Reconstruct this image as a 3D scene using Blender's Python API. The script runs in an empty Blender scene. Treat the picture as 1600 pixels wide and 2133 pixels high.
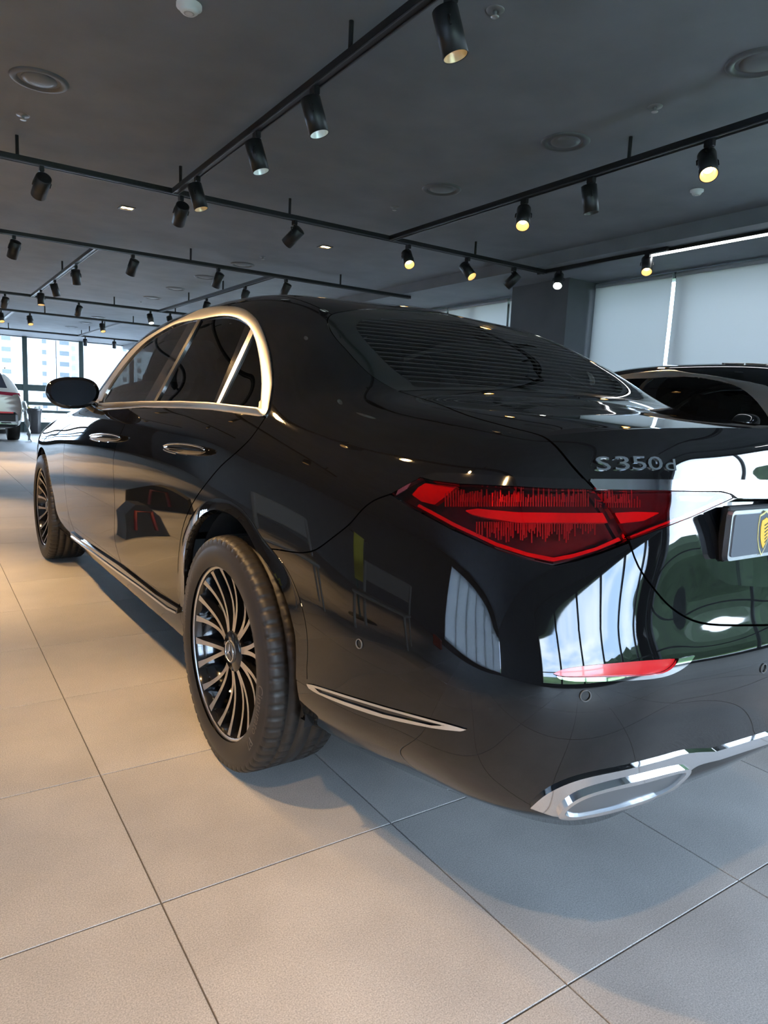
import bpy, bmesh, math, random
import numpy as np
from mathutils import Vector, Matrix
from mathutils.bvhtree import BVHTree

random.seed(7); RNG = np.random.default_rng(7)
SC = bpy.context.scene
COL = SC.collection

# ------------------------------------------------------------------ camera
FPX = 1445.0
PITCH, ROLL, YAW = math.radians(8.17), math.radians(2.75), 0.5925
CAM = np.array([-1.635, -1.888, 1.064])
CAR_ROT = 0.0188                      # the sedan stands almost parallel to the tile grid
def _rz(a):
    return np.array([[math.cos(a), -math.sin(a), 0], [math.sin(a), math.cos(a), 0], [0, 0, 1]])
_fw = np.array([0, math.cos(PITCH), -math.sin(PITCH)]); _rt = np.array([1., 0, 0]); _up = np.cross(_rt, _fw)
_r = math.cos(ROLL)*_rt + math.sin(ROLL)*_up; _u = -math.sin(ROLL)*_rt + math.cos(ROLL)*_up
_M = _rz(-YAW)
CR, CU, CW = _M @ _r, _M @ _u, _M @ _fw
def ray(px, py):
    d = CW*FPX + CR*(px-800) - CU*(py-1066.5)
    return d/np.linalg.norm(d)
def onz(px, py, z):
    d = ray(px, py); return CAM + d*(z-CAM[2])/d[2]
def onx(px, py, x):
    d = ray(px, py); return CAM + d*(x-CAM[0])/d[0]
def ony(px, py, y):
    d = ray(px, py); return CAM + d*(y-CAM[1])/d[1]
_Mc = _rz(CAR_ROT)
CAMC = _Mc.T @ CAM
def carray(px, py): return _Mc.T @ ray(px, py)
def carproj(X):
    d = np.asarray(X, float) @ _Mc.T - CAM
    z = d @ CW
    return np.stack([800+FPX*(d @ CR)/z, 1066.5-FPX*(d @ CU)/z], -1)

cd = bpy.data.cameras.new('camera'); cam = bpy.data.objects.new('camera', cd); COL.objects.link(cam)
cd.sensor_fit = 'HORIZONTAL'; cd.sensor_width = 36.0; cd.lens = 36.0*FPX/1600.0
cd.clip_start = 0.05; cd.clip_end = 400
cam.matrix_world = Matrix(((CR[0], CU[0], -CW[0], CAM[0]), (CR[1], CU[1], -CW[1], CAM[1]), (CR[2], CU[2], -CW[2], CAM[2]), (0, 0, 0, 1)))
SC.camera = cam

# ------------------------------------------------------------------ view / world
SC.view_settings.view_transform = 'Standard'; SC.view_settings.look = 'None'
SC.view_settings.exposure = 1.6; SC.view_settings.gamma = 1.0; SC.view_settings.use_curve_mapping = False
SC.cycles.use_denoising = True
SC.cycles.sample_clamp_indirect = 6.0
SC.cycles.caustics_reflective = False; SC.cycles.caustics_refractive = False
SC.cycles.max_bounces = 8; SC.cycles.transparent_max_bounces = 12

W = bpy.data.worlds.new('sky'); SC.world = W; W.use_nodes = True
nt = W.node_tree; nt.nodes.clear()
def N(tree, typ, **kw):
    n = tree.nodes.new(typ)
    for k, v in kw.items():
        if k.startswith('i_'): n.inputs[k[2:].replace('_', ' ')].default_value = v
        else: setattr(n, k, v)
    return n
out = N(nt, 'ShaderNodeOutputWorld'); bg = N(nt, 'ShaderNodeBackground')
tc = N(nt, 'ShaderNodeTexCoord')
nz = N(nt, 'ShaderNodeTexNoise'); nz.inputs['Scale'].default_value = 3.2; nz.inputs['Detail'].default_value = 5; nz.inputs['Roughness'].default_value = .55
mp = N(nt, 'ShaderNodeMapping'); mp.inputs['Scale'].default_value = (1, 1, 2.2)
rp = N(nt, 'ShaderNodeValToRGB')
rp.color_ramp.elements[0].position = .40; rp.color_ramp.elements[0].color = (.42, .60, .92, 1)
rp.color_ramp.elements[1].position = .62; rp.color_ramp.elements[1].color = (.84, .92, 1.0, 1)
nt.links.new(tc.outputs['Generated'], mp.inputs['Vector']); nt.links.new(mp.outputs['Vector'], nz.inputs['Vector'])
nt.links.new(nz.outputs['Fac'], rp.inputs['Fac']); nt.links.new(rp.outputs['Color'], bg.inputs['Color'])
bg.inputs['Strength'].default_value = 7.6
nt.links.new(bg.outputs['Background'], out.inputs['Surface'])
# ------------------------------------------------------------------ materials
MAT = {}
def mat(name, color=(.5, .5, .5), rough=.5, metal=0., coat=0., coat_r=.02, spec=.5, emit=None, estr=0., alpha=None):
    if name in MAT: return MAT[name]
    m = bpy.data.materials.new(name); m.use_nodes = True
    b = m.node_tree.nodes['Principled BSDF']
    b.inputs['Base Color'].default_value = (*color, 1); b.inputs['Roughness'].default_value = rough
    b.inputs['Metallic'].default_value = metal; b.inputs['Coat Weight'].default_value = coat
    b.inputs['Coat Roughness'].default_value = coat_r; b.inputs['Specular IOR Level'].default_value = spec
    if emit is not None:
        b.inputs['Emission Color'].default_value = (*emit, 1); b.inputs['Emission Strength'].default_value = estr
    MAT[name] = m
    return m
def noisy(m, scale=40, amount=.15, bump=0., bscale=None, detail=6, coord='Object'):
    """multiply the base colour by a noise and add a fine bump"""
    t = m.node_tree; b = t.nodes['Principled BSDF']; c = tuple(b.inputs['Base Color'].default_value)
    tc = N(t, 'ShaderNodeTexCoord'); n = N(t, 'ShaderNodeTexNoise'); n.inputs['Scale'].default_value = scale; n.inputs['Detail'].default_value = detail
    t.links.new(tc.outputs[coord], n.inputs['Vector'])
    r = N(t, 'ShaderNodeValToRGB')
    r.color_ramp.elements[0].position = .3; r.color_ramp.elements[1].position = .7
    r.color_ramp.elements[0].color = tuple(max(0, v*(1-amount)) for v in c[:3])+(1,)
    r.color_ramp.elements[1].color = tuple(min(1, v*(1+amount)) for v in c[:3])+(1,)
    t.links.new(n.outputs['Fac'], r.inputs['Fac']); t.links.new(r.outputs['Color'], b.inputs['Base Color'])
    if bump:
        n2 = N(t, 'ShaderNodeTexNoise'); n2.inputs['Scale'].default_value = bscale or scale*4; n2.inputs['Detail'].default_value = 3
        t.links.new(tc.outputs[coord], n2.inputs['Vector'])
        bp = N(t, 'ShaderNodeBump'); bp.inputs['Strength'].default_value = bump; bp.inputs['Distance'].default_value = .002
        t.links.new(n2.outputs['Fac'], bp.inputs['Height']); t.links.new(bp.outputs['Normal'], b.inputs['Normal'])
    return m
def tinted_glass(name, tint, gloss=1.0, ior=1.5, rough=0.0):
    if name in MAT: return MAT[name]
    m = bpy.data.materials.new(name); m.use_nodes = True; t = m.node_tree; t.nodes.clear()
    o = N(t, 'ShaderNodeOutputMaterial'); tr = N(t, 'ShaderNodeBsdfTransparent'); gl = N(t, 'ShaderNodeBsdfGlossy'); mx = N(t, 'ShaderNodeMixShader'); fr = N(t, 'ShaderNodeFresnel')
    tr.inputs['Color'].default_value = (*tint, 1); gl.inputs['Roughness'].default_value = rough; gl.inputs['Color'].default_value = (gloss, gloss, gloss, 1)
    fr.inputs['IOR'].default_value = ior
    t.links.new(fr.outputs[0], mx.inputs[0]); t.links.new(tr.outputs[0], mx.inputs[1]); t.links.new(gl.outputs[0], mx.inputs[2]); t.links.new(mx.outputs[0], o.inputs['Surface'])
    MAT[name] = m
    return m

# ------------------------------------------------------------------ object helpers
def link(o, parent=None):
    COL.objects.link(o)
    if parent is not None: o.parent = parent
    return o
def empty(name, label=None, cat=None, loc=(0, 0, 0), rz=0., group=None):
    o = bpy.data.objects.new(name, None); COL.objects.link(o); o.location = loc; o.rotation_euler = (0, 0, rz); o.empty_display_size = .1
    tag(o, label, cat, group); return o
def tag(o, label=None, cat=None, group=None, kind=None):
    if label: o['label'] = label
    if cat: o['category'] = cat
    if group: o['group'] = group
    if kind: o['kind'] = kind
    return o
def mobj(name, verts, faces, m, parent=None, smooth=False, loc=None, rot=None):
    me = bpy.data.meshes.new(name); me.from_pydata([tuple(map(float, v)) for v in verts], [], [tuple(map(int, f)) for f in faces]); me.update()
    if m is not None: me.materials.append(m)
    if smooth: me.polygons.foreach_set('use_smooth', [True]*len(me.polygons))
    o = bpy.data.objects.new(name, me); link(o, parent)
    if loc is not None: o.location = loc
    if rot is not None: o.rotation_euler = rot
    return o
class MB:
    """collects shapes into one mesh"""
    def __init__(s): s.v = []; s.f = []; s.sm = []
    def add(s, v, f, sm=False):
        k = len(s.v); s.v += [tuple(map(float, p)) for p in v]; s.f += [tuple(i+k for i in q) for q in f]; s.sm += [sm]*len(f); return s
    def box(s, c, d, rz=0., bevel=0.):
        x, y, z = d[0]/2, d[1]/2, d[2]/2
        if bevel <= 0:
            v = [(-x,-y,-z),(x,-y,-z),(x,y,-z),(-x,y,-z),(-x,-y,z),(x,-y,z),(x,y,z),(-x,y,z)]
            f = [(0,3,2,1),(4,5,6,7),(0,1,5,4),(1,2,6,5),(2,3,7,6),(3,0,4,7)]
        else:
            b = min(bevel, x*.9, y*.9, z*.9); v = []; 
            for sx in (-1, 1):
                for sy in (-1, 1):
                    for sz in (-1, 1):
                        v += [(sx*x, sy*(y-b), sz*(z-b)), (sx*(x-b), sy*y, sz*(z-b)), (sx*(x-b), sy*(y-b), sz*z)]
            bm = bmesh.new(); vs = [bm.verts.new(p) for p in v]
            r = bmesh.ops.convex_hull(bm, input=vs); bm.verts.index_update()
            v = [tuple(q.co) for q in bm.verts]; f = [tuple(q.index for q in fc.verts) for fc in bm.faces]; bm.free()
        ca, sa = math.cos(rz), math.sin(rz)
        v = [(c[0]+p[0]*ca-p[1]*sa, c[1]+p[0]*sa+p[1]*ca, c[2]+p[2]) for p in v]
        return s.add(v, f)
    def tube(s, pts, r, n=10, cap=True, closed=False, sm=True):
        pts = [np.array(p, float) for p in pts]; L = len(pts); rs = r if hasattr(r, '__len__') else [r]*L
        V = []; up = np.array([0, 0, 1.])
        for i, p in enumerate(pts):
            a = pts[(i-1) % L] if (closed or i > 0) else p; b = pts[(i+1) % L] if (closed or i < L-1) else p
            t = b-a; t = t/(np.linalg.norm(t)+1e-12)
            if i == 0: 
                up = np.array([0, 0, 1.]) if abs(t[2]) < .9 else np.array([1., 0, 0])
            e1 = up - t*(up @ t); e1 /= np.linalg.norm(e1)+1e-12; e2 = np.cross(t, e1); up = e1
            V += [p+rs[i]*(math.cos(2*math.pi*k/n)*e1+math.sin(2*math.pi*k/n)*e2) for k in range(n)]
        F = []
        for i in range(L if closed else L-1):
            j = (i+1) % L
            F += [(i*n+k, i*n+(k+1) % n, j*n+(k+1) % n, j*n+k) for k in range(n)]
        s.add(V, F, sm)
        if cap and not closed:
            s.add(V[:n], [tuple(reversed(range(n)))]); s.add(V[-n:], [tuple(range(n))])
        return s
    def lathe(s, prof, n=48, axis='z', c=(0, 0, 0), sm=True, close=False):
        """prof: list of (radius, height)"""
        V = []; F = []; m = len(prof)
        for k in range(n):
            a = 2*math.pi*k/n
            for r, h in prof:
                x, y = r*math.cos(a), r*math.sin(a)
                p = (x, y, h) if axis == 'z' else ((h, x, y) if axis == 'x' else (x, h, y))
                V.append((c[0]+p[0], c[1]+p[1], c[2]+p[2]))
        for k in range(n):
            k2 = (k+1) % n
            for j in range(m if close else m-1):
                j2 = (j+1) % m
                q = (k*m+j, k2*m+j, k2*m+j2, k*m+j2)
                F.append(q if axis != 'y' else tuple(reversed(q)))
        return s.add(V, F, sm)
    def prism(s, poly, z0, z1, sm=False):
        n = len(poly); V = [(p[0], p[1], z0) for p in poly]+[(p[0], p[1], z1) for p in poly]
        F = [tuple(reversed(range(n))), tuple(range(n, 2*n))]+[(k, (k+1) % n, (k+1) % n+n, k+n) for k in range(n)]
        return s.add(V, F, sm)
    def build(s, name, m, parent=None, loc=None, rot=None):
        me = bpy.data.meshes.new(name); me.from_pydata(s.v, [], s.f); me.update()
        if m is not None: me.materials.append(m)
        me.polygons.foreach_set('use_smooth', s.sm)
        if any(s.sm) and not all(s.sm): pass
        o = bpy.data.objects.new(name, me); link(o, parent)
        if loc is not None: o.location = loc
        if rot is not None: o.rotation_euler = rot
        return o
def copy_tree(o, parent=None):
    c = o.copy(); COL.objects.link(c); c.parent = parent
    for ch in list(o.children): copy_tree(ch, c)
    return c
# ================================================================== the showroom
ZC, ZT = 2.72, 2.56                     # ceiling, track underside
XW, YB, YF, XL = 4.70, -5.6, 20.8, -7.6 # right wall, wall behind the viewer, far window wall, left wall
CEIL = noisy(mat('charcoal_ceiling_paint', (.20, .213, .24), .75), 3.0, .10, .15, 60)
WALLM = noisy(mat('charcoal_wall_paint', (.085, .09, .10), .7), 3.0, .10, .1, 60)
GROUT = mat('dark_grout', (.11, .105, .10), .9)
TRACKM = mat('black_track_metal', (.014, .014, .016), .38, .2); TRACKLIP = mat('track_edge_grey', (.10, .10, .11), .35, .6)
LAMPBLK = mat('black_lamp_metal', (.014, .015, .016), .42, .1)
def tile_material():
    m = bpy.data.materials.new('stone_tile'); m.use_nodes = True; t = m.node_tree; b = t.nodes['Principled BSDF']
    tc = N(t, 'ShaderNodeTexCoord'); oi = N(t, 'ShaderNodeObjectInfo')
    add = N(t, 'ShaderNodeVectorMath', operation='ADD'); t.links.new(tc.outputs['Object'], add.inputs[0]); t.links.new(oi.outputs['Location'], add.inputs[1])
    n1 = N(t, 'ShaderNodeTexNoise'); n1.inputs['Scale'].default_value = 2.6; n1.inputs['Detail'].default_value = 7; n1.inputs['Roughness'].default_value = .62
    n2 = N(t, 'ShaderNodeTexNoise'); n2.inputs['Scale'].default_value = 330; n2.inputs['Detail'].default_value = 2
    n3 = N(t, 'ShaderNodeTexVoronoi'); n3.inputs['Scale'].default_value = 210
    for n in (n1, n2, n3): t.links.new(add.outputs[0], n.inputs['Vector'])
    r1 = N(t, 'ShaderNodeValToRGB'); r1.color_ramp.elements[0].position = .32; r1.color_ramp.elements[1].position = .70
    r1.color_ramp.elements[0].color = (.375, .362, .345, 1); r1.color_ramp.elements[1].color = (.485, .468, .445, 1)
    t.links.new(n1.outputs['Fac'], r1.inputs['Fac'])
    r2 = N(t, 'ShaderNodeMapRange'); r2.inputs[1].default_value = .3; r2.inputs[2].default_value = .7; r2.inputs[3].default_value = .74; r2.inputs[4].default_value = 1.26
    t.links.new(n2.outputs['Fac'], r2.inputs[0])
    mx = N(t, 'ShaderNodeMix', data_type='RGBA', blend_type='MULTIPLY'); mx.inputs[0].default_value = 1
    t.links.new(r1.outputs[0], mx.inputs[6]); t.links.new(r2.outputs[0], mx.inputs[7])
    r3 = N(t, 'ShaderNodeMapRange'); r3.inputs[3].default_value = .94; r3.inputs[4].default_value = 1.05; t.links.new(oi.outputs['Random'], r3.inputs[0])
    mx2 = N(t, 'ShaderNodeMix', data_type='RGBA', blend_type='MULTIPLY'); mx2.inputs[0].default_value = 1
    t.links.new(mx.outputs[2], mx2.inputs[6]); t.links.new(r3.outputs[0], mx2.inputs[7]); t.links.new(mx2.outputs[2], b.inputs['Base Color'])
    r4 = N(t, 'ShaderNodeMapRange'); r4.inputs[1].default_value = .3; r4.inputs[2].default_value = .7; r4.inputs[3].default_value = .44; r4.inputs[4].default_value = .62
    t.links.new(n1.outputs['Fac'], r4.inputs[0]); t.links.new(r4.outputs[0], b.inputs['Roughness'])
    bp = N(t, 'ShaderNodeBump'); bp.inputs['Strength'].default_value = .16; bp.inputs['Distance'].default_value = .0010
    ad = N(t, 'ShaderNodeMath', operation='ADD'); t.links.new(n2.outputs['Fac'], ad.inputs[0]); t.links.new(n3.outputs['Distance'], ad.inputs[1])
    t.links.new(ad.outputs[0], bp.inputs['Height']); t.links.new(bp.outputs['Normal'], b.inputs['Normal'])
    return m
TILE = tile_material()
def slab(name, x0, x1, y0, y1, z0, z1, m, kind='structure', parent=None):
    o = MB().box(((x0+x1)/2, (y0+y1)/2, (z0+z1)/2), (x1-x0, y1-y0, z1-z0)).build(name, m, parent)
    if kind: o['kind'] = kind
    return o
floor = slab('floor', XL-.3, XW+.6, YB-.3, YF+.3, -.15, -.004, GROUT)
GX, GY, TA, TB = -1.243, -.523, .5966, .6015
gap = .0032
tb = MB(); hx, hy = (TA-gap)/2, (TB-gap)/2; bv = .0012
tv = [(-hx, -hy, -.004), (hx, -hy, -.004), (hx, hy, -.004), (-hx, hy, -.004), (-hx, -hy, -bv), (hx, -hy, -bv), (hx, hy, -bv), (-hx, hy, -bv), (-hx+bv, -hy+bv, 0), (hx-bv, -hy+bv, 0), (hx-bv, hy-bv, 0), (-hx+bv, hy-bv, 0)]
tf = [(0, 1, 5, 4), (1, 2, 6, 5), (2, 3, 7, 6), (3, 0, 4, 7), (4, 5, 9, 8), (5, 6, 10, 9), (6, 7, 11, 10), (7, 4, 8, 11), (8, 9, 10, 11)]
tme = bpy.data.meshes.new('tile'); tme.from_pydata(tv, [], tf); tme.materials.append(TILE); tme.update()
rest = MB(); ntile = 0
for i in range(math.floor((XL-GX)/TA), math.ceil((XW-GX)/TA)+1):
    for j in range(math.floor((YB-GY)/TB), math.ceil((YF-GY)/TB)):
        x, y = GX+TA*(i+.5), GY+TB*(j+.5)
        if -2.45 < x < 4.9 and -1.75 < y < 11.0 and ntile < 300 and (y < 4.5 or x < 2.6):
            o = bpy.data.objects.new('tile', tme); link(o, floor); o.location = (x, y, 0); ntile += 1
        else: rest.add([(x+v[0], y+v[1], v[2]) for v in tv], tf)
ro = rest.build('tile_field', TILE, floor); ro['kind'] = 'stuff'
# ceiling with the lower soffit along the window wall, walls
slab('ceiling', XL-.3, 3.68, YB-.3, YF+.3, ZC, ZC+.2, CEIL)
slab('trim_1', 3.68, XW+.5, YB-.3, YF+.3, ZC-.12, ZC+.2, CEIL)
slab('wall_left', XL-.3, XL, 1.15, YF+.3, 0, ZC, WALLM); slab('trim_14', XL-.3, XL, YB-.3, 1.15, 0, .3, WALLM); slab('trim_15', XL-.3, XL, YB-.3, 1.15, 2.5, ZC, WALLM)
# right wall: low parapet, header and piers, windows between
slab('wall_right', XW, XW+.35, YB-.3, YF+.3, 0, .08, WALLM)
ZH = ZC-.12
for k, (y0, y1, dx) in enumerate(((3.53, 4.40, .42), (9.2, 10.0, .42), (14.6, 15.4, .42), (-5.9, -5.55, .02), (-1.05, -.85, .02))):
    slab('trim_%d' % (k+2), XW-dx, XW+.35, y0, y1, 0, ZH, WALLM)
slab('baseboard_right', XW-.02, XW, YB, YF, 0, .07, mat('baseboard_dark', (.02, .02, .022), .5))
FRAME = mat('dark_window_frame', (.045, .055, .058), .45, .3)
PANE = tinted_glass('window_pane', (.93, .96, .96), .9, 1.45)
def glazing(name, p0, p1, z0, z1, nx, rails=(), fw=.06, dp=.10):
    """a framed window between two ground points: frame part, mullions, panes"""
    p0 = np.array(p0, float); p1 = np.array(p1, float); d = p1-p0; L = np.hypot(*d); d /= L; rz_ = math.atan2(d[1], d[0])
    w = empty(name, loc=(p0[0], p0[1], 0), rz=rz_); w['kind'] = 'structure'
    b = MB(); b.box((L/2, 0, z0+fw/2), (L, dp, fw)); b.box((L/2, 0, z1-fw/2), (L, dp, fw))
    for k in (0, nx): b.box((k*L/nx+(fw/2 if k == 0 else -fw/2), 0, (z0+z1)/2), (fw, dp, z1-z0))
    b.build('window_frame', FRAME, w)
    for k in range(1, nx): MB().box((k*L/nx, 0, (z0+z1)/2), (fw, dp*.98, z1-z0-.002)).build('mullion', FRAME, w)
    for z, h in rails: MB().box((L/2, 0, z), (L, dp*.9, h)).build('transom', FRAME, w)
    zs = [z0]+[r[0] for r in rails]+[z1]
    for k in range(nx):
        for a, b_ in zip(zs[:-1], zs[1:]):
            MB().box(((k+.5)*L/nx, 0, (a+b_)/2), (L/nx-.01, .012, b_-a-.01)).build('window_pane', PANE, w)
    return w
glazing('window_1', (XW+.12, -5.55), (XW+.12, -1.05), .08, ZH, 4, ((1.05, .05),))
glazing('window_2', (XW+.12, -.85), (XW+.12, 3.53), .08, ZH, 4)
glazing('window_3', (XW+.12, 4.40), (XW+.12, 9.2), .08, ZH, 4)
glazing('window_4', (XW+.12, 10.0), (XW+.12, 14.6), .08, ZH, 4)
glazing('window_5', (XW+.12, 15.4), (XW+.12, YF), .08, ZH, 4)
# wall behind the viewer: glazed to the right, solid to the left
slab('wall_back', XL, -2.75, YB-.3, YB, 0, ZC, WALLM); slab('trim_7', -2.75, XW, YB-.3, YB, 0, .12, WALLM); slab('trim_8', -2.75, XW, YB-.3, YB, ZC-.3, ZC, WALLM)
glazing('window_6', (-2.75, YB-.1), (XW, YB-.1), .12, ZC-.3, 6, ((1.0, .05),), .09)
# far window wall: tall panes, a rail at parapet height, framed low lights
slab('wall_front', XL, XW+.3, YF, YF+.25, ZC-.02, ZC+.2, WALLM)
wf = empty('window_7', loc=(0, YF, 0)); wf['kind'] = 'structure'
HR = mat('far_frame', (.05, .075, .075), .5, .2)
def far_x(px): return onx(px, 740, 0)[0] if False else ony(px, 740, YF)[0]
mx_ = [far_x(51), far_x(168), far_x(273)]; sp_ = (mx_[1]-mx_[0])
xs_ = [mx_[0]-sp_*k for k in range(4, 0, -1)]+mx_+[mx_[2]+sp_*k for k in range(1, 3)]
for x in xs_: MB().box((x, 0, ZC/2), (.13, .16, ZC)).build('mullion', HR, wf)
z_r0, z_r1 = ony(120, 813, YF)[2], ony(120, 806, YF)[2]
for name, px_y, h in (('transom', 810, .18), ('transom', 842, .10), ('transom', 858, .08), ('transom', 896, .30), ('transom', 691, .10)):
    z = ony(110, px_y, YF)[2]; z = max(h/2, z); MB().box(((xs_[0]+xs_[-1])/2, 0, z), (xs_[-1]-xs_[0], .12, h)).build(name, HR, wf)
for a, b_ in zip(xs_[:-1], xs_[1:]):
    MB().box(((a+b_)/2, .02, ZC/2), (b_-a-.06, .012, ZC-.02)).build('window_pane', PANE, wf)
slab('trim_9', XL, xs_[0], YF, YF+.2, 0, ZC, WALLM); slab('trim_10', xs_[-1], XW, YF, YF+.2, 0, ZC, WALLM)
# roller blinds on the right wall
BLIND = mat('blind_fabric', (.58, .59, .60), .85)
_bt = BLIND.node_tree; _b = _bt.nodes['Principled BSDF']
_tr = N(_bt, 'ShaderNodeBsdfTranslucent'); _tr.inputs['Color'].default_value = (.60, .62, .62, 1); _mx = N(_bt, 'ShaderNodeMixShader'); _mx.inputs[0].default_value = .15
_bt.links.new(_b.outputs[0], _mx.inputs[1]); _bt.links.new(_tr.outputs[0], _mx.inputs[2]); _bt.links.new(_mx.outputs[0], _bt.nodes['Material Output'].inputs['Surface'])
def blind(y0, y1, lab, z0=.48, x=XW-.02, group='roller blinds on the window wall'):
    e = empty('roller_blind', lab, 'blind', loc=(x, (y0+y1)/2, z0), group=group); w = y1-y0
    V = []; F = []; n = 14
    for k in range(n+1):
        t = k/n; V += [(.004*math.sin(t*9), -w/2, (ZH-.03-z0)*t), (.004*math.sin(t*9), w/2, (ZH-.03-z0)*t)]
    for k in range(n): F.append((2*k, 2*k+1, 2*k+3, 2*k+2))
    mobj('fabric', V, F, BLIND, e, True)
    MB().tube([(0, -w/2, .0), (0, w/2, .0)], .011, 10).build('hem_bar', mat('blind_bar', (.45, .47, .5), .4, .4), e)
    MB().tube([(.02, -w/2, ZH-.045-z0), (.02, w/2, ZH-.045-z0)], .028, 14).build('roller', mat('blind_roller', (.3, .31, .33), .5), e)
blind(2.545, 3.50, 'pale grey roller blind beside the charcoal pier, left of the bright slit')
blind(1.20, 2.505, 'pale grey roller blind above the dark coupe, right of the bright slit')
blind(4.45, 4.86, 'narrow strip of pale blind just beyond the charcoal pier'); blind(4.90, 6.1, 'pale blind seen over the sedan roof beyond the pier')
blind(6.14, 7.6, 'pale blind further along the window wall, mostly hidden by the sedan roof')
SHEER = mat('sheer_blind', (.80, .82, .84), .85)
_t2 = SHEER.node_tree; _p2 = _t2.nodes['Principled BSDF']; _s2 = N(_t2, 'ShaderNodeBsdfTranslucent'); _s2.inputs['Color'].default_value = (.86, .89, .92, 1); _m2 = N(_t2, 'ShaderNodeMixShader'); _m2.inputs[0].default_value = .75
_t2.links.new(_p2.outputs[0], _m2.inputs[1]); _t2.links.new(_s2.outputs[0], _m2.inputs[2]); _t2.links.new(_m2.outputs[0], _t2.nodes['Material Output'].inputs['Surface'])
glazing('window_8', (XL-.15, 1.15), (XL-.15, YB), .3, 2.5, 6, (), .07)
for k in range(6):
    y0 = YB+.1+k*1.105
    be = empty('roller_blind', 'white roller blind on the left wall behind the viewer, number %s from the corner' % ('one', 'two', 'three', 'four', 'five', 'six')[k], 'blind', loc=(XL+.05, y0+.545, .3), group='roller blinds on the left wall')
    MB().box((0, 0, 1.09), (.006, 1.085, 2.18)).build('fabric', SHEER, be); MB().tube([(0, -.54, 0), (0, .54, 0)], .012, 10).build('hem_bar', MAT['blind_bar'], be)
# ------------------------------------------------------------------ outside
GRASS = noisy(mat('grass', (.10, .17, .05), .9), .6, .35); PAVE = noisy(mat('outside_paving', (.48, .48, .47), .9), .4, .2)
slab('ground_outside', -60, 60, -60, YB-3.5, -.4, -.12, GRASS); slab('pavement_outside', -60, 60, YB-3.5, YB-.35, -.4, -.1, PAVE)
slab('pavement_right', XW+.7, 60, YB-.35, 60, -.4, -.1, PAVE)
slab('street_ground', -200, 200, YF+.6, 330, -12, -9, PAVE)
def bank(name, x0, y0, x1, y1, lab, nx, ny):
    """grassy bank outside the glazing, rising away from the building"""
    V = []; F = []; n = 40; m = 8; rr = random.Random(2)
    for i in range(n+1):
        for j in range(m+1):
            t = i/n; d = 14*j/m; x = x0+(x1-x0)*t+nx*d; y = y0+(y1-y0)*t+ny*d
            V.append((x, y, -.12+1.15*(1-math.exp(-d/5))+rr.uniform(-.05, .05)*(j > 0)))
    for i in range(n):
        for j in range(m): F.append((i*(m+1)+j, i*(m+1)+j+1, (i+1)*(m+1)+j+1, (i+1)*(m+1)+j))
    o = mobj(name, V, F, GRASS, None, True); o['kind'] = 'structure'
bank('grass_bank_back', -30, YB-3.6, 9.0, YB-3.6, '', .2, -1.); bank('grass_bank_right', XW+3.5, YB-6, XW+3.5, 12, '', 1., 0)
def added_hedge(name, label, pts, h, w):  # unseen row of foliage, added to block low sky in the boot reflections
    e = empty(name, label, 'added_hedge', loc=(0, 0, -.1)); rr = random.Random(4); V = []; F = []; n = len(pts)*1
    P = [np.array(p, float) for p in pts]; Q = []
    for a, b_ in zip(P[:-1], P[1:]):
        k = int(np.linalg.norm(b_-a)/.5); Q += [a+(b_-a)*i/k for i in range(k)]
    Q.append(P[-1]); ring = [(-.5, 0), (-.55, .4), (-.5, .75), (-.25, .98), (.25, 1.), (.5, .75), (.55, .4), (.5, 0)]
    for i, q in enumerate(Q):
        d = Q[min(i+1, len(Q)-1)]-Q[max(i-1, 0)]; d /= np.linalg.norm(d); nn = np.array([-d[1], d[0]])
        for u, z in ring: V.append((q[0]+nn[0]*(u*w+rr.uniform(-.12, .12)), q[1]+nn[1]*(u*w+rr.uniform(-.12, .12)), 0 if z == 0 else h*z*(1+rr.uniform(-.10, .10))))
    m = len(ring)
    for i in range(len(Q)-1):
        for k in range(m-1): F.append((i*m+k, i*m+k+1, (i+1)*m+k+1, (i+1)*m+k))
    mobj('foliage', V, F, noisy(mat('hedge_green', (.022, .045, .016), .8), 9, .5), e)
added_hedge('added_hedge', 'added row of dark green foliage outside the window wall, blocks low sky in reflections', [(9.5, 1.0), (9.6, -9.5), (3.0, -11.5)], 2.3, 1.6)
def building(name, label, px0, px1, dist, rows, cols, zlo, zhi, wall, winm, ww=1.1, wh=1.2, bands=True, depth=12):
    a, b_ = ony(px0, 740, dist), ony(px1, 740, dist); x0, x1 = a[0], b_[0]
    e = empty(name, label, 'building', loc=((x0+x1)/2, dist, zlo)); w = x1-x0; h = zhi-zlo
    MB().box((0, depth/2, h/2), (w, depth, h)).build('facade', wall, e)
    fl = 2.9
    for r in range(int(h/fl)):
        z = r*fl
        if bands: MB().box((0, -.05, z), (w, .12, .22)).build('floor_band', mat('floor_band', (.33, .36, .36), .8), e)
        for cx_ in cols:
            px_, wd = cx_ if isinstance(cx_, tuple) else (cx_, ww)
            xx = ony(px_, 740, dist)[0]-(x0+x1)/2
            MB().box((xx, -.02, z+1.55), (wd, .16, wh)).build('window', winm, e)
    return e
WHT = mat('white_render', (.36, .38, .39), .9); WIN = mat('far_window_glass', (.035, .046, .053), .5); GRY = mat('grey_render', (.23, .24, .25), .9); BLU = mat('far_blue_glass', (.22, .31, .38), .4)
building('apartment_block', 'white apartment block with small square windows, seen through the far window', -40, 116, 210, 0, [(13, 2.2), 92], -9, 46, WHT, WIN)
building('balcony_block', 'grey balcony wing beside the white apartment block outside', 119, 146, 209, 0, [(134, 2.4)], -9, 44, GRY, WIN, bands=True)
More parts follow.
